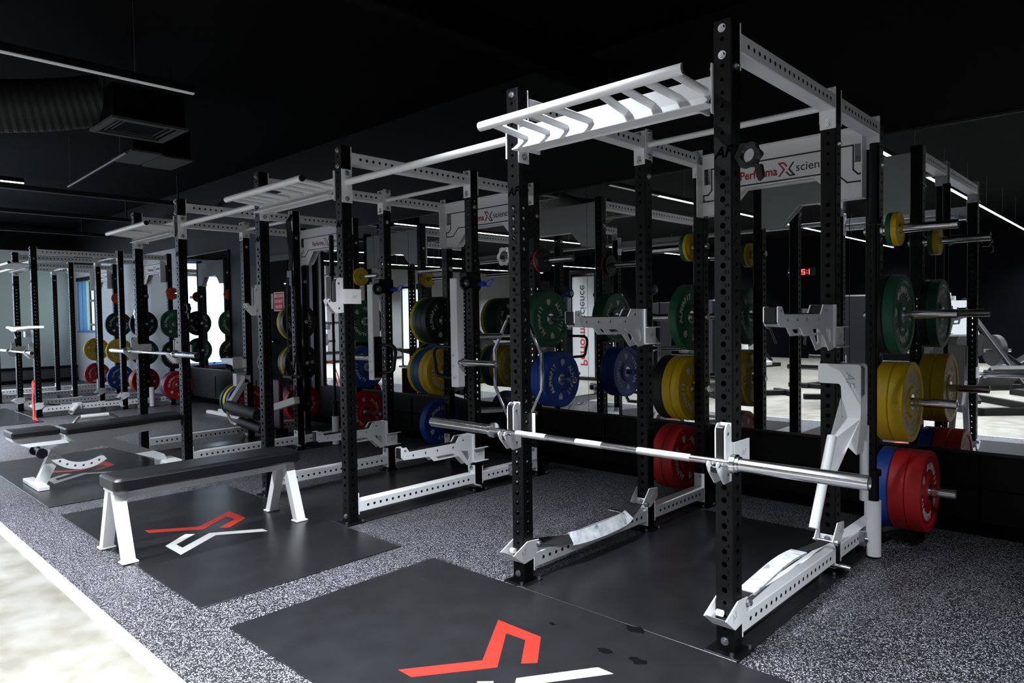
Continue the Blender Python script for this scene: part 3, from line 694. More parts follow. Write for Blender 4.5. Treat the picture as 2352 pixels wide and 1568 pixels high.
# ---------------------------------------------------------------- bar hooks
def rounded(P, r=.018, n=4):
    out = []; N = len(P)
    for i in range(N):
        a, b, c = V(P[i - 1]), V(P[i]), V(P[(i + 1) % N]); u, v = (a - b).normalized(), (c - b).normalized()
        for k in range(n + 1):
            q = k / n; out.append(tuple((b + u * r) * (1 - q) ** 2 + b * 2 * q * (1 - q) + (b + v * r) * q * q))
    return out
def hook(X, z0, side_block, label, grp):
    "X = left face of the post; z0 = bottom of the hook"
    t = thing('bar_hook', label, 'bar hook', (X + .0375, -.02, z0), grp)
    P = [(-.006, .0), (-.006, .205), (-.014, .222), (-.036, .222), (-.052, .200), (-.052, .068), (-.084, .066), (-.106, .092), (-.121, .078), (-.108, .050), (-.060, -.004)]
    w = MB()
    P = [q for i_, q in enumerate(P)]; P = rounded(P, .007, 3)
    for a in (X + .026, X + .064): w.prism([(y, z + z0) for y, z in P], 0, .005, 'white_steel', YZ(a))
    w.box(X + .026, X + .069, -.0065, -.0005, z0, z0 + .222, 'white_steel')
    w.build('side_plate', t)
    MB().box(X + .031, X + .064, -.056, -.008, z0 + .062, z0 + .212, 'black_plastic', .004).box(X + .031, X + .064, -.098, -.045, z0 + .045, z0 + .068, 'black_plastic', .003).build('liner', t)
    if side_block > 0: MB().box(X + .0775, X + .0835, -.006, .125, z0 + .055, z0 + .15, 'white_steel', .002).box(X + .064, X + .0775, -.0065, -.001, z0 + .055, z0 + .15, 'white_steel').text('AF', .034, frame((X + .0836, .07, z0 + .10), (0, 1, 0), (0, 0, 1)), 'engraved', depth=.0003, shear=.3).build('bracket', t)
    else: MB().box(X - .0085, X - .0025, -.006, .09, z0 + .055, z0 + .15, 'white_steel', .002).box(X - .0025, X + .011, -.0065, -.001, z0 + .055, z0 + .15, 'white_steel').box(X - .004, X + .092, .0765, .082, z0 + .045, z0 + .16, 'white_steel', .002).build('bracket', t)
    for a, b in ((-.035, .185), (-.035, .03), (-.103, .074)): MB().cyl((X + .069, a, z0 + b), (X + .073, a, z0 + b), .006, 'zinc', 10).build('screw', t)
for i, z, nm in ((0, .68, 'nearest rack under the barbell'), (1, 1.362, 'second rack, empty'), (2, .955, 'third rack under its barbell'), (4, .84, 'fourth rack')):
    g = 'bar hooks on the front posts'
    q_ = -1 if i in (2, 4) else 1
    hook(-PX * i + RC, z, q_, f'white bar hook with black liner on right front post of {nm}', g)
    hook(-PX * i + LC, z, -q_, f'white bar hook with black liner on left front post of {nm}', g)

# ---------------------------------------------------------------- spotter arms
def spotter(X, z0, label):
    "X = left face of the middle post; top of the arm at z0"
    t = thing('spotter_arm', label, 'spotter arm', (X + .0375, 1.1, z0 - .1), 'white spotter arms on the middle posts')
    P = [(.43, -.005), (.44, .0), (.475, .0), (.50, -.035), (.93, -.035), (.965, .01), (1.118, .01), (1.118, -.205), (1.04, -.215), (.955, -.135), (.72, -.135), (.675, -.095), (.45, -.085), (.43, -.065)]
    H1 = [(.735, -.105), (.90, -.105), (.925, -.123), (.765, -.123)]; H2 = [(.985, -.10), (1.055, -.11), (1.065, -.17), (1.05, -.185)]
    m = MB()
    for a in (X + .005, X + .065): m.prism([(y, z + z0) for y, z in P], 0, .005, 'white_steel', YZ(a), holes=[[(y, z + z0) for y, z in h] for h in (H1, H2)])
    m.box(X + .010, X + .065, 0.48, .94, z0 - .05, z0 - .044, 'white_steel').box(X + .01, X + .065, .39, 1.02, z0 - .13, z0 - .124, 'white_steel') if False else m.box(X + .010, X + .065, 0.48, .94, z0 - .05, z0 - .044, 'white_steel')
    m.build('side_plate', t)
    MB().box(X + .010, X + .065, .49, .945, z0 - .044, z0 - .030, 'black_plastic', .003).box(X + .010, X + .065, .425, .445, z0 - .075, z0 - .004, 'black_plastic', .004).prism([(.945, -.03), (.975, .008), (1.0, .008), (.97, -.03)], X + .010, X + .065, 'black_plastic', frame((0, 0, z0), (0, 1, 0), (0, 0, 1))).build('liner', t)
    m = MB().box(X - .006, X + .081, 1.100, 1.118, z0 - .20, z0 + .01, 'white_steel', .002)
    m.box(X + .0765, X + .0815, 1.115, 1.215, z0 - .20, z0 - .10, 'white_steel', .001).box(X - .0065, X - .0015, 1.115, 1.215, z0 - .20, z0 - .10, 'white_steel', .001)
    m.box(X + .0765, X + .10, 1.10, 1.24, z0 - .104, z0 - .099, 'white_steel', .001).box(X + .0765, X + .10, 1.10, 1.24, z0 - .203, z0 - .198, 'white_steel', .001)
    m.text('AF', .040, frame((X + .082, 1.165, z0 - .15), (0, 1, 0), (0, 0, 1)), 'engraved', depth=.0004, shear=.3); m.build('mount', t)
    m = MB()
    for a, b in ((.46, -.02), (.53, -.06), (.64, -.06), (.75, -.06), (.90, -.06), (1.0, -.02)): m.cyl((X + .070, a, z0 + b), (X + .074, a, z0 + b), .006, 'zinc', 10)
    m.build('screw', t)
spotter(RC, 1.345, 'white spotter arm at chest height on right middle post of nearest rack')
spotter(LC, 1.345, 'white spotter arm at chest height on left middle post of nearest rack')
spotter(-PX + RC, .43, 'white spotter arm near the floor on right middle post of second rack')
spotter(-PX + LC, .43, 'white spotter arm near the floor on left middle post of second rack')

# ---------------------------------------------------------------- strap safeties
def strap_set(X, rng, twist, label, tilt=0.0, xo=0.0, grp='strap safeties near the floor'):
    "X = left face of the post pair; brackets cup the front and the middle post"
    t = thing('strap_safety', label, 'strap safety', (X + .0375, .55, .12), grp)
    for y0, s_ in ((0, 1), (1.195, -1)):
        P = [(-.082, .165), (-.006, .108), (.062, .118), (.115, .175), (.105, .205), (.02, .212)] if s_ > 0 else [(.02, .255), (-.07, .265), (-.145, .185), (-.075, .150), (-.05, .155), (.02, .20)]
        P = [(y0 + a if s_ < 0 else a, b) for a, b in P]
        m = MB()
        for a in (X - .009, X + .079): m.prism(P, 0, .005, 'white_steel', YZ(a))
        if s_ > 0:
            m.add([(X - .009, -.082, .165), (X + .084, -.082, .165), (X + .084, -.006, .108), (X - .009, -.006, .108)], [(0, 1, 2, 3)], 'white_steel').add([(X - .009, -.077, .168), (X + .084, -.077, .168), (X + .084, -.003, .113), (X - .009, -.003, .113)], [(3, 2, 1, 0)], 'white_steel')
            m.text('AF', .040, frame((X + .0842, -.01, .160), (0, .8, .6), (0, -.6, .8)), 'engraved', depth=.0004, shear=.3)
        else:
            m.box(X - .009, X + .084, y0 + .0015, y0 + .006, .20, .255, 'white_steel')
            m.text('AF', .040, frame((X + .0842, y0 - .03, .215), (0, 1, 0), (0, 0, 1)), 'engraved', depth=.0004, shear=.3)
        m.build('bracket', t)
        py, pz = (.10, .185) if s_ > 0 else (y0 - .115, .178)
        bm = MB().cyl((X - .02, py, pz), (X + .095, py, pz), .008, 'zinc', 12); q = bolt_mb((X + .086, py, pz), (1, 0, 0), .013, .012, .018); bm.add(q.v, q.f, 'zinc')
        if s_ > 0: q = MB().cyl((X + .02, -.03, .17), (X + .045, -.03, .17), .013, 'white_steel', 6); bm.add(q.v, q.f, 'white_steel')
        bm.build('pin', t)
    N = 44; pts = []
    for k in range(N + 1):
        u = k / N; y = .10 + u * .98
        z = .185 + (-.007) * u - twist[0] * 4 * u * (1 - u) + twist[2] * sin(pi * u) ** 2
        f_ = min(1, 5 * u * (1 - u)); a = twist[1] * math.exp(-((u - .10) / .09) ** 2) + tilt * f_ ** 2
        pts.append((y, z, a, u, xo * f_))
    for nm, lo, hi, mt, hw, th in (('webbing', 0, 1, 'strap_black', .026, .003), ('padded_sleeve', rng[0], rng[1], 'worn_strap_sleeve', .036, .011)):
        vs = []
        Q = [p for p in pts if lo <= p[3] <= hi]
        for y, z, a, u, dx in Q:
            for sx, sz in ((-1, -1), (1, -1), (1, 1), (-1, 1)):
                ox, oz = sx * hw, sz * th / 2
                vs.append((X + .0375 + dx + ox * cos(a) - oz * sin(a), y, z + ox * sin(a) + oz * cos(a)))
        n = len(Q); F = [(4 * i + j, 4 * i + (j + 1) % 4, 4 * i + 4 + (j + 1) % 4, 4 * i + 4 + j) for i in range(n - 1) for j in range(4)] + [(3, 2, 1, 0), (4 * n - 4, 4 * n - 3, 4 * n - 2, 4 * n - 1)]
        MB().add(vs, F, mt).build(nm, t)
strap_set(RC, (.07, .68), (.0, .0, .035), 'strap safety with worn grey sleeve on right side of nearest rack')
strap_set(LC, (.25, .82), (.045, -.5, 0), 'sagging strap safety with grey sleeve on left side of nearest rack', -1.05, .062)
strap_set(-PX * 4 + RC, (.2, .8), (.05, .5, 0), 'strap safety on right side of fourth rack')
strap_set(-PX * 4 + LC, (.2, .8), (.05, .5, 0), 'strap safety on left side of fourth rack')

# ---------------------------------------------------------------- V-handle dip attachment hanging on the nearest rack
t = thing('dip_attachment', 'white V-shaped dip handles hanging down on right middle post of nearest rack', 'dip attachment', (.06, 1.15, .35))
L_ = rounded([(-.080, 1.062), (.120, 1.062), (.120, .80), (.085, .72), (.035, .80), (.028, .965), (-.080, .965)])
m = MB().prism(L_, 0, .006, 'white_steel', XZ(1.112)).prism(L_, 0, .006, 'white_steel', XZ(1.209))
m.text('AF', .060, frame((.070, 1.1055, .99), (0, 0, -1), (1, 0, 0)), 'engraved', depth=.0004, shear=.3).build('bracket_plate', t)
MB().box(.055, .112, 1.114, 1.202, .90, 1.05, 'black_plastic', .01).build('bumper', t)
MB().add([(.035, 1.106, .80), (.120, 1.106, .80), (.085, .86, .56), (.040, .90, .70), (.030, 1.10, .90), (.065, .865, .56)], [(0, 1, 2, 5, 3), (0, 3, 4)], 'white_steel').add([(.035, 1.209, .80), (.120, 1.209, .80), (.085, 1.32, .62), (.040, 1.30, .72)], [(0, 1, 2, 3)], 'white_steel').prism([(.035, .80), (.120, .80), (.10, .62), (.055, .66)], -.10, 0, 'white_steel', XZ(1.11)).build('gusset', t)
for a, b, cz in (((.062, .885, .74), (.045, .70, .345), 0), ((.08, 1.30, .74), (.06, 1.36, .345), 0)):
    MB().cyl(a, b, .0215, 'white_steel', 22).build('handle', t)

# ---------------------------------------------------------------- lever arms on the second rack
def lever(X, side, label):
    "X = left face of the post; side +1: sleeve points right and handle left"
    t = thing('lever_arm', label, 'lever arm', (X, 1.04, .80), 'white lever arms on the second rack')
    x0 = X - .030 if side > 0 else X + .0; y0, y1 = .985, 1.06
    MB().box(x0, x0 + .075, y0, y1, .80, 1.615, 'white_steel', .005).text('AF', .040, frame((x0 + .037, y0 - .0005, .87), (1, 0, 0), (0, 0, 1)), 'engraved', depth=.0004, shear=.3).build('arm_tube', t)
    m = MB()
    for z in (.96, 1.04): m.cyl((x0 + .03, y0, z), (x0 + .03, y0 - .006, z), .009, 'zinc', 6)
    m.build('bolt', t)
    sv = MB().pipe(((x0 + .075) if side > 0 else x0, 1.02, .985), ((x0 + .45) if side > 0 else x0 - .375, 1.02, .985), .025, .021, 'chrome', 26).build('weight_sleeve', t)
    e = (x0 + .075) if side > 0 else x0
    MB().cyl((e, 1.02, .985), (e + side * .03, 1.02, .985), .034, 'chrome', 24).build('collar', sv)
    h0 = x0 if side > 0 else x0 + .075; s_ = -side
    P = [(h0 + s_ * .0, 1.03, 1.10), (h0 + s_ * .20, 1.03, 1.10), (h0 + s_ * .235, 1.03, 1.08), (h0 + s_ * .25, 1.03, 1.04), (h0 + s_ * .22, 1.03, .90), (h0 + s_ * .19, 1.03, .875), (h0, 1.03, .86)]
    MB().tube(P, .014, 'black_steel', 12).build('loop_handle', t)
    MB().box(min(h0, h0 + s_ * .008), max(h0, h0 + s_ * .008), .99, 1.07, .82, 1.17, 'black_steel', .002).build('handle_plate', t)
    px = X + .075
    q = MB().box(X - .004, X + .079, 1.06, 1.21, 1.54, 1.66, 'black_steel', .006).cyl((px + .012, 1.03, 1.575), (px + .03, 1.03, 1.575), .05, 'black_steel', 28).box(px, px + .016, 1.0, 1.20, 1.54, 1.61, 'black_steel', .003)
    q.cyl((px + .03, 1.03, 1.575), (px + .038, 1.03, 1.575), .026, 'zinc', 20).cyl((px + .038, 1.03, 1.575), (px + .048, 1.03, 1.575), .013, 'zinc', 6).build('pivot', t)
    MB().cyl((px + .016, 1.17, 1.57), (px + .075, 1.17, 1.57), .012, 'blue_plastic', 14).cyl((px + .06, 1.17, 1.57), (px + .085, 1.17, 1.57), .020, 'blue_plastic', 14).tube([(px + .08, 1.17, 1.57), (px + .12, 1.19, 1.60), (px + .15, 1.2, 1.605), (px + .12, 1.18, 1.55), (px + .08, 1.17, 1.56)], .004, 'blue_plastic', 8).build('release_knob', t)
lever(-PX + RC, 1, 'white lever arm with chrome sleeve pointing right on second rack right post')
lever(-PX + LC, -1, 'white lever arm with chrome sleeve pointing left on second rack left post')

# ---------------------------------------------------------------- bar clamps
def clamp(c, ax, mt, label):
    t = thing('bar_clamp', label, 'bar clamp', c, 'round bar clamps clipped on posts')
    M = frame(c, *ax); R, r = .046, .027; P = []
    for k in range(36):
        a = 2 * pi * k / 36; P.append(((R + .0045 * cos(6 * a)) * cos(a), (R + .0045 * cos(6 * a)) * sin(a)))
    MB().prism(P, -.016, .016, mt, M, holes=[[(r * cos(-2 * pi * k / 24), r * sin(-2 * pi * k / 24)) for k in range(24)]]).build('ring', t)
    MB().prism([(.03, -.045), (.05, -.04), (.058, -.085), (.040, -.10), (.028, -.06)], -.012, .012, mt, M).build('lever', t)
    return t
clamp((.052, .03, 1.905), ((1, 0, 0), (0, 0, 1)), 'black_plastic', 'black bar clamp clipped high on right front post of nearest rack')
clamp((-1.218, .04, 1.62), ((1, 0, 0), (0, 0, 1)), 'chrome', 'chrome bar clamp clipped on left front post of nearest rack')
clamp((-PX * 2 + .052, .04, 1.44), ((1, 0, 0), (0, 0, 1)), 'black_plastic', 'black bar clamp on right front post of third rack')
clamp((-PX * 2 - 1.218, .04, 1.41), ((1, 0, 0), (0, 0, 1)), 'zinc', 'grey bar clamp on left front post of third rack')
clamp((-PX - .0 - 1.165 - .052, .05, 1.0), ((1, 0, 0), (0, 0, 1)), 'black_plastic', 'black bar clamp on left front post of second rack')

# ---------------------------------------------------------------- hex bar hung in front of the second rack's plates
t = thing('hex_bar', 'chrome hexagonal trap bar hanging in front of the blue plates of second rack', 'trap bar', (-2.5, 1.50, .48))
HX = [(-2.76, 1.06), (-2.60, 1.33), (-2.42, 1.33), (-2.26, 1.03), (-2.26, .76), (-2.42, .49), (-2.60, .49), (-2.76, .76)]
MB().tube([(x, 1.50, z) for x, z in HX], .014, 'chrome', 14, close=True).build('frame_tube', t)
for z in (1.17, .58):
    a = MB().cyl((-2.70, 1.50, z), (-2.30, 1.50, z), .014, 'chrome', 14).pipe((-2.68, 1.50, z), (-2.80, 1.30, z), .024, .02, 'chrome', 22).build('sleeve', t)
t = thing('storage_hook', 'black storage hook on second rack rear post carrying the trap bar', 'hook', (-PX - .0375, 1.7, 1.3))
MB().cyl((-PX - .03, 1.83, 1.302), (-PX - .03, 1.46, 1.302), .012, 'black_steel', 14).build('peg', t)
MB().cyl((-PX - .03, 1.46, 1.302), (-PX - .03, 1.45, 1.325), .012, 'black_steel', 14).box(-PX - .07, -PX + .01, 1.822, 1.83, 1.26, 1.35, 'black_steel').build('lip', t)

# ---------------------------------------------------------------- flat bench on the second mat
t = thing('flat_bench', 'flat bench with black pad and white A-frame legs on the second mat', 'bench', (-3.12, -.68, 0))
P = rounded([(-3.265, -1.245), (-2.97, -1.245), (-2.97, -.12), (-3.265, -.12)], .045, 6)
m = MB().prism(P, .395, .445, 'black_vinyl', XY(0)); Pi = rounded([(-3.255, -1.235), (-2.98, -1.235), (-2.98, -.13), (-3.255, -.13)], .042, 6)
Pj = rounded([(-3.235, -1.215), (-3.0, -1.215), (-3.0, -.15), (-3.235, -.15)], .04, 6)
n = len(P); vs = [(x, y, .445) for x, y in P] + [(x, y, .456) for x, y in Pi] + [(x, y, .460) for x, y in Pj]
m.add(vs, [(i, (i + 1) % n, n + (i + 1) % n, n + i) for i in range(n)] + [(n + i, n + (i + 1) % n, 2 * n + (i + 1) % n, 2 * n + i) for i in range(n)], 'black_vinyl', True).add([(x, y, .460) for x, y in Pj], [tuple(range(n))], 'black_vinyl')
vs = [(x, y, .395) for x, y in P] + [(x, y, .385) for x, y in Pi]; m.add(vs, [(n + i, n + (i + 1) % n, (i + 1) % n, i) for i in range(n)], 'black_vinyl', True).add(vs[n:], [tuple(reversed(range(n)))], 'black_vinyl')
m.build('pad', t)
MB().box(-3.15, -3.085, -1.20, -.15, .325, .385, 'white_steel', .004).build('spine', t)
for y in (-1.20, -.17):
    for s_, xf in ((1, -2.91), (-1, -3.325)):
        xt = -3.117 + s_ * .045
        A, B = V((xt, y, .375)), V((xf - s_ * .02, y, .006)); d = (B - A).normalized(); u = V((0, 1, 0)); v_ = d.cross(u)
        vs = [p + u * a * .03 + v_ * b * .026 for p in (A, B) for a, b in ((-1, -1), (1, -1), (1, 1), (-1, 1))]
        lg = MB().add(vs, [(0, 1, 5, 4), (1, 2, 6, 5), (2, 3, 7, 6), (3, 0, 4, 7), (3, 2, 1, 0), (4, 5, 6, 7)], 'white_steel').build('leg', t)
        MB().box(xf - s_ * .055, xf + s_ * .015, y - .042, y + .042, .0065, .016, 'white_steel', .002).build('foot', lg)
    MB().box(-3.20, -3.035, y - .035, y + .035, .372, .385, 'white_steel').build('pad_plate', t)

# ---------------------------------------------------------------- adjustable bench on the third mat
t = thing('adjustable_bench', 'adjustable bench lying flat with black pads and white ladder frame on third mat', 'bench', (-5.45, -.5, 0))
def slab(x0, x1, ya, za, yb, zb, h, mt, c=.008):
    d = V((0, yb - ya, zb - za)); L = d.length; M = frame((0, ya, za), (1, 0, 0), d.normalized())
    return MB().box(x0, x1, 0, L, -0, h, mt, c, M)
slab(-5.62, -5.30, -.90, .415, .06, .435, .052, 'black_vinyl', .012).build('back_pad', t)
slab(-5.60, -5.32, -1.26, .425, -.93, .425, .052, 'black_vinyl', .012).build('seat_pad', t)
fr_ = lambda P, x0, x1: MB().prism(P, x0, x1, 'white_steel', YZ(0))
fr_([(-.90, .412), (.04, .432), (.04, .41), (-.02, .38), (-.80, .325), (-.90, .38)], -5.57, -5.35).build('back_frame', t)
fr_([(-1.25, .422), (-.93, .422), (-.90, .38), (-.86, .345), (-1.15, .345), (-1.25, .40)], -5.57, -5.35).build('seat_frame', t)
fr_([(-1.10, .0065), (-1.02, .0065), (-.90, .24), (-.60, .27), (-.06, .045), (-.10, .125), (-.50, .32), (-.62, .345), (-.86, .33), (-.98, .29)], -5.49, -5.43).build('main_frame', t)
each('foot_bar', t, MB().box(-5.72, -5.22, -1.12, -1.04, .0065, .04, 'white_steel', .004), MB().box(-5.60, -5.30, -.13, .02, .0065, .07, 'white_steel', .006))
arc = [(-.75 + .30 * cos(a), .40 + .30 * sin(a)) for a in [RAD(210 + 8 * k) for k in range(13)]]; arc2 = [(-.75 + .24 * cos(a), .40 + .24 * sin(a)) for a in [RAD(306 - 8 * k) for k in range(13)]]
hl = [[(-.75 + .27 * cos(RAD(218 + 13 * k)) + .011 * cos(RAD(60 * j)), .40 + .27 * sin(RAD(218 + 13 * k)) + .011 * sin(RAD(60 * j))) for j in range(6)] for k in range(7)]
MB().prism(arc + arc2, -5.42, -5.415, 'white_steel', YZ(0), holes=hl).build('ladder_plate', t)
m = MB().cyl((-5.56, -1.06, .30), (-5.36, -1.06, .30), .02, 'black_plastic', 14)
for x in (-5.58, -5.36): m.cyl((x, -1.06, .285), (x + .03, -1.06, .285), .04, 'black_plastic', 20)
m.build('wheel', t)
MB().tube([(-5.70, -.75, .45), (-5.72, -.70, .50), (-5.72, -.44, .50), (-5.70, -.38, .45)], .012, 'zinc', 10).cyl((-5.72, -.68, .50), (-5.72, -.46, .50), .019, 'white_steel', 14).build('lift_handle', t)

# ---------------------------------------------------------------- suspension straps on the third rack
sx_, sy_ = -PX * 2 + .05, 1.05
t = thing('suspension_trainer', 'black suspension straps with foam handles hanging from the third rack', 'suspension straps', (sx_, sy_, .72))
def ribbon(P, w, th, mt):
    m = MB(); vs = []
    for x, y, z, a in P:
        for sa, sb in ((-1, -1), (1, -1), (1, 1), (-1, 1)): vs.append((x + sa * w * cos(a) - sb * th * sin(a), y + sa * w * sin(a) + sb * th * cos(a), z))
    n = len(P); return m.add(vs, [(4 * i + j, 4 * i + (j + 1) % 4, 4 * i + 4 + (j + 1) % 4, 4 * i + 4 + j) for i in range(n - 1) for j in range(4)] + [(3, 2, 1, 0), (4 * n - 4, 4 * n - 3, 4 * n - 2, 4 * n - 1)], mt)
ribbon([(sx_ - .05, 1.10, 2.38, 0), (sx_ - .01, sy_, 2.30, .2), (sx_ + .02, sy_, 2.1, .5), (sx_ + .03, sy_, 1.95, .1), (sx_, sy_, 1.8, 0)], .03, .006, 'strap_black').build('anchor_strap', t)
MB().box(sx_ - .05, sx_ + .05, sy_ - .012, sy_ + .012, 1.66, 1.82, 'black_plastic', .006).build('buckle', t)
for s_ in (-1, 1):
    ribbon([(sx_ + s_ * .03, sy_ + s_ * .015, 1.75, .1), (sx_ + s_ * .045, sy_ + s_ * .02, 1.45, .2), (sx_ + s_ * .04, sy_ + s_ * .02, 1.1, -.2), (sx_ + s_ * .03, sy_ + s_ * .02, 1.0, 0)], .018, .003, 'strap_black').build('webbing', t)
    c = (sx_ + s_ * .03, sy_ + s_ * .03)
    MB().tube([(c[0], c[1], 1.0), (c[0] - .085, c[1], .76)], .008, 'strap_black', 8).tube([(c[0], c[1], 1.0), (c[0] + .085, c[1], .76)], .008, 'strap_black', 8).cyl((c[0] - .085, c[1], .755), (c[0] + .085, c[1], .755), .018, 'foam', 16).build('handle', t)
ribbon([(sx_ - .12, sy_, .77, .3), (sx_ - .09, sy_, .62, .6), (sx_ + .02, sy_, .56, .3), (sx_ + .05, sy_, .66, .1)], .016, .003, 'strap_black').build('foot_loop', t)

# ---------------------------------------------------------------- leg roller attachment on the third rack
t = thing('roller_attachment', 'white attachment with two thick black foam rollers low in the third rack', 'roller attachment', (-5.9, .95, .2))
MB().cyl((-6.22, .86, .40), (-5.62, .90, .35), .062, 'foam', 26).build('foam_roller', t)
MB().cyl((-6.02, .90, .245), (-5.58, .93, .20), .052, 'foam', 26).build('foam_roller', t)
MB().tube([(-6.25, .86, .40), (-6.26, .87, .30), (-6.22, .89, .22), (-6.14, .90, .20), (-6.02, .90, .24)], .014, 'white_steel', 12).tube([(-5.58, .93, .20), (-5.45, .95, .17)], .014, 'white_steel', 12).build('bent_frame', t)
slab(-6.28, -6.20, .93, .42, 1.10, .66, .06, 'white_steel', .004).build('swing_arm', t)
MB().box(-6.40, -6.31, 1.0, 1.115, .60, .74, 'white_steel', .004).box(-6.31, -6.2, 1.04, 1.11, .64, .72, 'white_steel', .003).build('mount', t)
d_ = V((.62, .10, .17)); M = frame((-5.75, 1.0, .36), d_.normalized(), V((0, 1, 0)) - d_.normalized() * d_.normalized().y)
MB().box(0, .60, -.035, .035, -.035, .035, 'white_steel', .004, M).build('cross_arm', t)
t = thing('step_horn', 'short white horn-shaped step on left middle post of third rack', 'rack attachment', (-6.45, 1.08, .87))
MB().prism([(-6.80, .895), (-6.395, .905), (-6.395, .80), (-6.46, .825), (-6.68, .85)], 0, .09, 'white_steel', XZ(1.11)).build('horn', t)
MB().box(-6.395, -6.39, 1.0, 1.12, .79, .92, 'white_steel').box(-6.39, -6.30, 1.105, 1.118, .80, .90, 'white_steel').build('mount', t)
one(MB().box(-6.30, -6.02, 1.35, 1.40, .10, .66, 'dark_red_vinyl', .01).box(-6.30, -6.02, 1.30, 1.45, 0, .10, 'black_steel', .004), 'red_pad_stand', 'dark red upright pad on small black stand behind the foam rollers', 'pad', (-6.15, 1.37, 0))

# ---------------------------------------------------------------- fourth rack extras: wide pad arm and red band
t = thing('pad_arm', 'white wide-winged arm fixed to right front post of fourth rack', 'rack attachment', (-10.45, 0, 1.25))
MB().prism([(-10.98, 1.285), (-10.90, 1.30), (-10.40, 1.285), (-9.60, 1.30), (-9.60, 1.27), (-10.30, 1.25), (-10.42, 1.225), (-10.62, 1.225), (-10.80, 1.26), (-10.98, 1.27)], 0, .16, 'white_steel', XZ(-.06)).build('wing', t)
MB().box(-10.535, -10.42, -.10, -.002, 1.14, 1.24, 'white_steel', .004).build('mount', t)
MB().cyl((-10.98, -.14, 1.278), (-10.70, -.14, 1.12), .012, 'black_plastic', 10).cyl((-10.72, -.14, 1.12), (-10.72, -.14, 1.06), .035, 'black_plastic', 14).build('hanging_handle', t)
P = [(-10.42, -.02, .53), (-10.30, -.06, .52), (-10.27, -.07, .45), (-10.24, -.07, .25), (-10.18, -.08, .08), (-10.0, -.10, .02), (-9.85, -.11, .02), (-10.0, -.13, .03), (-10.12, -.10, .12), (-10.20, -.09, .3), (-10.28, -.05, .5), (-10.42, -.03, .52)]
one(MB().tube(P, .012, 'band_red', 8), 'resistance_band', 'red loop resistance band drooping from fourth rack post to the floor', 'resistance band', (-10.2, -.08, 0))
t = thing('landmine_socket', 'short white tube socket on fourth rack floor beam', 'landmine', (-10.40, .5, .1))
MB().pipe((-10.40, .50, .13), (-10.26, .38, .05), .035, .028, 'white_steel', 20).build('tube', t)
MB().box(-10.439, -10.40, .44, .56, .065, .17, 'white_steel', .004).build('clamp', t)

# ---------------------------------------------------------------- machines on the concrete side, seen in the mirror
def cable_tower(x, y, label, text=True):
    t = thing('cable_tower', label, 'cable machine', (x, y, 0), 'white cable towers')
    MB().box(x - .30, x + .30, y - .10, y + .02, .05, 2.15, 'white_steel', .02).build('front_shroud', t)
    if text:
        Mx = frame((x, y + .0215, 1.05), (0, 0, -1), (-1, 0, 0))
        q = MB().text('Performa', .26, frame((x, y + .0215, 1.42), (0, 0, 1), (1, 0, 0)) if False else frame((x, y + .0215, .78), (0, 0, 1), (1, 0, 0)), 'text_red', bold=.004)
        q.text('science', .24, frame((x, y + .0215, 1.62), (0, 0, 1), (1, 0, 0)), 'text_black'); q.build('lettering', t)
    MB().box(x - .34, x - .30, y - .5, y + .04, .0, 2.2, 'black_steel', .004).box(x + .30, x + .34, y - .5, y + .04, 0, 2.2, 'black_steel', .004).box(x - .34, x + .34, y - .5, y + .04, 2.2, 2.27, 'black_steel', .004).build('frame', t)
    MB().box(x - .2, x + .2, y - .4, y - .14, .1, .9, 'black_steel').cyl((x, y - .27, .9), (x, y - .27, 2.2), .01, 'chrome', 8).build('weight_stack', t)
    MB().box(x + .36, x + .42, y - .02, y + .06, .1, 2.1, 'chrome', .003).cyl((x + .39, y + .06, 1.75), (x + .39, y + .14, 1.75), .045, 'black_plastic', 16).build('pulley_column', t)
    MB().box(x - .45, x + .5, y - .5, y - .44, 0, .06, 'black_steel').box(x - .45, x + .5, y + .0, y + .06, 0, .05, 'black_steel').build('base', t)
def seated_machine(x, y, rz, label, pad='black_vinyl', shroud='white_steel'):
    t = thing('seated_machine', label, 'weight machine', (0, 0, 0), 'seated weight machines'); t['_o'] = (0, 0, 0)
    MB().box(-.06, .06, -.7, .7, 0, .08, 'black_steel', .006).box(-.35, .35, .55, .65, 0, .08, 'black_steel', .006).box(-.35, .35, -.7, -.62, 0, .08, 'black_steel', .006).box(-.05, .05, .05, .13, .08, .45, 'black_steel').build('base', t)
    slab(-.18, .18, -.15, .46, .30, .50, .07, pad, .015).build('seat', t)
    MB().box(-.16, .16, -.04, .04, 0, .60, pad, .02, M4.Translation((0, -.22, .55)) @ M4.Rotation(RAD(12), 4, 'X')).build('back_pad', t)
    MB().box(-.30, .30, -.72, -.50, .08, 1.55, shroud, .02).build('stack_shroud', t)
    MB().box(-.05, .05, -.5, -.35, .08, 1.35, 'black_steel', .004).tube([(-.40, .15, 1.10), (-.40, -.35, 1.30), (.40, -.35, 1.30), (.40, .15, 1.10)], .025, 'black_steel', 10).tube([(-.40, .15, 1.10), (-.40, .25, .85)], .018, 'black_plastic', 10).tube([(.40, .15, 1.10), (.40, .25, .85)], .018, 'black_plastic', 10).build('press_arm', t)
    t.location = (x, y, 0); t.rotation_euler = (0, 0, rz)
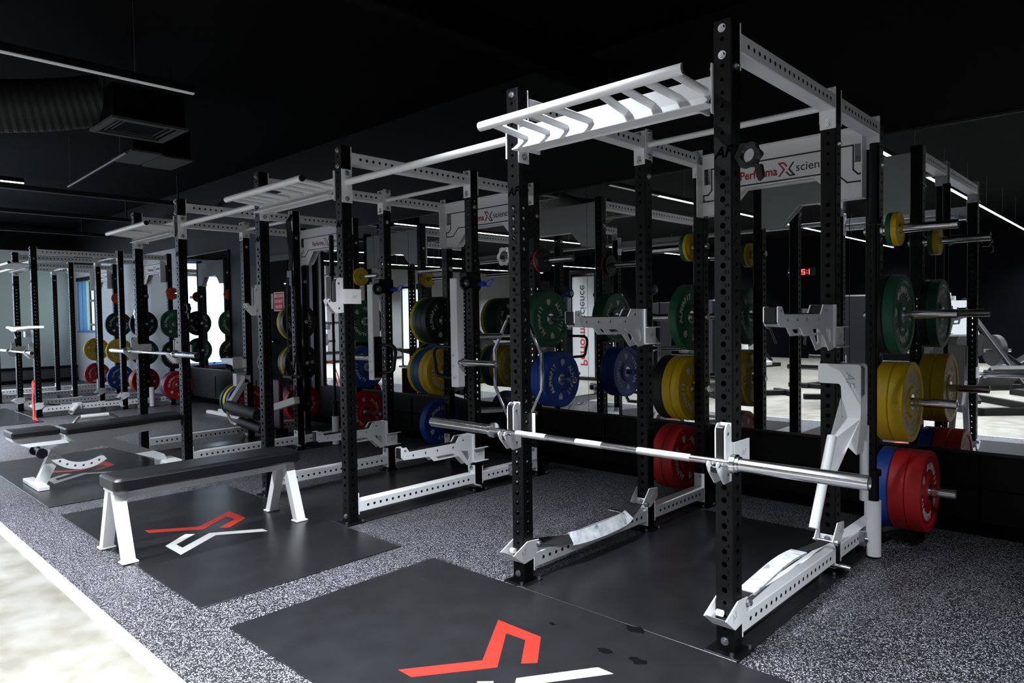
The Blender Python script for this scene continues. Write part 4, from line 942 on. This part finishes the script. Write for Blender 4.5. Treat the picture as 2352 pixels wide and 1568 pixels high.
def plate_machine(x, y, rz, label):
    t = thing('leg_press', label, 'weight machine', (0, 0, 0), 'large plate-loaded machines'); t['_o'] = (0, 0, 0)
    MB().box(-.5, -.42, -.9, .9, 0, .09, 'black_steel', .006).box(.42, .5, -.9, .9, 0, .09, 'black_steel', .006).box(-.5, .5, -.9, -.8, 0, .09, 'black_steel').box(-.5, .5, .8, .9, 0, .09, 'black_steel').build('base', t)
    slab(-.40, -.34, -.7, .12, .75, 1.35, .06, 'black_steel').build('rail', t); slab(.34, .40, -.7, .12, .75, 1.35, .06, 'black_steel').build('rail', t)
    slab(-.30, .30, .35, .95, .60, 1.45, .05, 'grey_panel', .01).build('foot_plate', t)
    slab(-.22, .22, -.75, .55, -.45, .32, .09, 'black_vinyl', .02).build('back_pad', t); slab(-.22, .22, -.45, .26, -.12, .30, .09, 'black_vinyl', .02).build('seat', t)
    for s_ in (-1, 1):
        MB().cyl((s_ * .36, .30, .75), (s_ * .72, .30, .75), .025, 'chrome', 16).build('weight_peg', t)
        MB().cyl((s_ * .46, .30, .75), (s_ * .54, .30, .75), .22, 'black_rubber', 32).build('loaded_plate', t)
    t.location = (x, y, 0); t.rotation_euler = (0, 0, rz)
def shelf_unit(x, y, w, label, fill):
    t = thing('storage_shelf', label, 'shelf', (x, y, 0))
    m = MB()
    for a in (x - w / 2, x + w / 2 - .05): m.box(a, a + .05, y - .25, y + .25, 0, 1.55, 'black_steel', .004)
    m.build('side_frame', t)
    for z in (.25, .70, 1.15): MB().box(x - w / 2 + .05, x + w / 2 - .05, y - .24, y + .24, z, z + .03, 'black_steel', .003).build('shelf_board', t)
    return t
cable_tower(-7.62, -4.35, 'tall white machine panel with red and black lettering, seen in the mirror')
cable_tower(-13.7, -4.6, 'white cable tower far down the concrete side', False)
cable_tower(-11.2, -6.6, 'second white cable tower far back on the concrete side', False)
seated_machine(-6.2, -6.4, .4, 'white-shrouded seated machine behind the lettered panel')
seated_machine(-4.75, -5.2, -.5, 'seated weight machine reflected between the two nearest racks')
seated_machine(-9.6, -5.0, .9, 'seated weight machine left of the lettered panel')
seated_machine(-3.3, -5.9, .2, 'seated weight machine reflected behind the nearest rack, second row')
seated_machine(-2.25, -3.3, 2.6, 'black seated machine with grey pads reflected beside the digital clock', 'grey_panel', 'black_plastic')
seated_machine(-3.7, -3.6, -2.4, 'black seated machine with grey pads reflected just behind the spotter arm', 'grey_panel', 'black_plastic')
seated_machine(.95, -4.1, .3, 'black seated machine with grey pads nearest the camera side', 'grey_panel', 'black_plastic')
seated_machine(-5.9, -3.4, .8, 'black seated machine with grey pads before the lettered panel', 'grey_panel', 'black_plastic')
plate_machine(-1.1, -7.2, 1.2, 'black leg press beside the storage shelf')
plate_machine(-9.3, -3.0, .1, 'black leg press reflected behind the second rack')
seated_machine(-11.8, -4.4, -.3, 'seated weight machine toward the far end of the concrete side')
plate_machine(-.75, -4.1, 2.4, 'large black leg press reflected at the right of the mirror')
plate_machine(-6.6, -9.4, .3, 'black leg press deep on the concrete side')
plate_machine(.4, -6.3, .8, 'black leg press beyond the right frame edge, seen in the mirror')
shelf_unit(-2.75, -8.2, 2.4, 'tall black storage shelf reflected behind the nearest rack', None)
for k in range(8):
    x = -3.75 + k * .28
    one(MB().cyl((x, -8.2, 1.18), (x, -8.2, 1.18 + .42), .055, 'grey_panel' if k % 3 else 'black_rubber', 18).cyl((x, -8.2, 1.60), (x, -8.2, 1.605), .03, 'black_rubber', 12), 'foam_roller_tube', f"{'pale grey' if k % 3 else 'black'} foam roller standing on the top board of the storage shelf", 'foam roller', (x, -8.2, 1.18), f"{'pale' if k % 3 else 'black'} foam rollers on the storage shelf")
# dumbbell rack along the far side with its dumbbells
t = thing('dumbbell_rack', 'long two-tier black dumbbell rack on the concrete side at right', 'dumbbell rack', (1.2, -8.6, 0))
for z in (.45, .90): MB().box(-.6, 3.2, -8.85, -8.40, z, z + .04, 'black_steel', .004).build('tier', t)
for a in (-.6, 1.2, 3.1): MB().box(a, a + .08, -8.9, -8.35, 0, 1.05, 'black_steel', .004).build('post', t)
for z in (.49, .94):
    for k in range(11):
        x = -.40 + k * .33
        if abs(x - 1.24) < .1: continue
        q = MB().cyl((x, -8.78, z + .075), (x, -8.66, z + .075), .075, 'black_rubber', 16).cyl((x, -8.66, z + .075), (x, -8.54, z + .075), .017, 'chrome', 12).cyl((x, -8.54, z + .075), (x, -8.42, z + .075), .075, 'black_rubber', 16)
        one(q, 'dumbbell', f"round black dumbbell on the {'upper' if z > .6 else 'lower'} tier of the dumbbell rack", 'dumbbell', (x, -8.6, z), f"dumbbells on the {'upper' if z > .6 else 'lower'} tier")
# red clock read in the mirror
CX, CZ = -6.62, 2.52
t = thing('wall_clock', 'black digital clock with red digits on the far wall, read in the mirror', 'clock', (CX, YB + .02, CZ))
MB().box(CX - .40, CX + .40, YB + .003, YB + .05, CZ - .12, CZ + .12, 'black_plastic', .006).build('case', t)
SEG = {'1': 'bc', '2': 'abged', '8': 'abcdefg'}
m = MB(); w_, h_, q_ = .10, .15, .022
for ch, ox in (('1', .27), ('2', .06), ('8', -.09)):
    for g_ in SEG[ch]:
        x0, x1, z0, z1 = {'a': (-w_/2, w_/2, h_/2 - q_, h_/2), 'd': (-w_/2, w_/2, -h_/2, -h_/2 + q_), 'g': (-w_/2, w_/2, -q_/2, q_/2), 'b': (w_/2 - q_, w_/2, 0, h_/2), 'c': (w_/2 - q_, w_/2, -h_/2, 0), 'f': (-w_/2, -w_/2 + q_, 0, h_/2), 'e': (-w_/2, -w_/2 + q_, -h_/2, 0)}[g_]
        m.box(CX + ox - x0, CX + ox - x1, YB + .05, YB + .053, CZ + z0, CZ + z1, 'digit_glow')
for z in (-.035, .035): m.box(CX + .155, CX + .175, YB + .05, YB + .053, CZ + z - .01, CZ + z + .01, 'digit_glow')
m.build('digit_print', t)
MB().cyl((CX - .36, YB + .05, CZ), (CX - .36, YB + .055, CZ), .01, 'led_blue', 8).build('indicator', t)
one(MB().box(-1.95, -1.45, -6.35, -6.30, 1.38, 1.62, 'white_steel', .004).box(-1.72, -1.68, -6.36, -6.34, 0, 1.40, 'black_steel').box(-1.9, -1.5, -6.5, -6.2, 0, .02, 'black_steel'), 'notice_board', 'small white notice board on a black stand, reflected at right', 'notice board', (-1.7, -6.33, 0))

for o in list(bpy.data.objects):
    for k in ('_o', '_proto'):
        if k in o: del o[k]
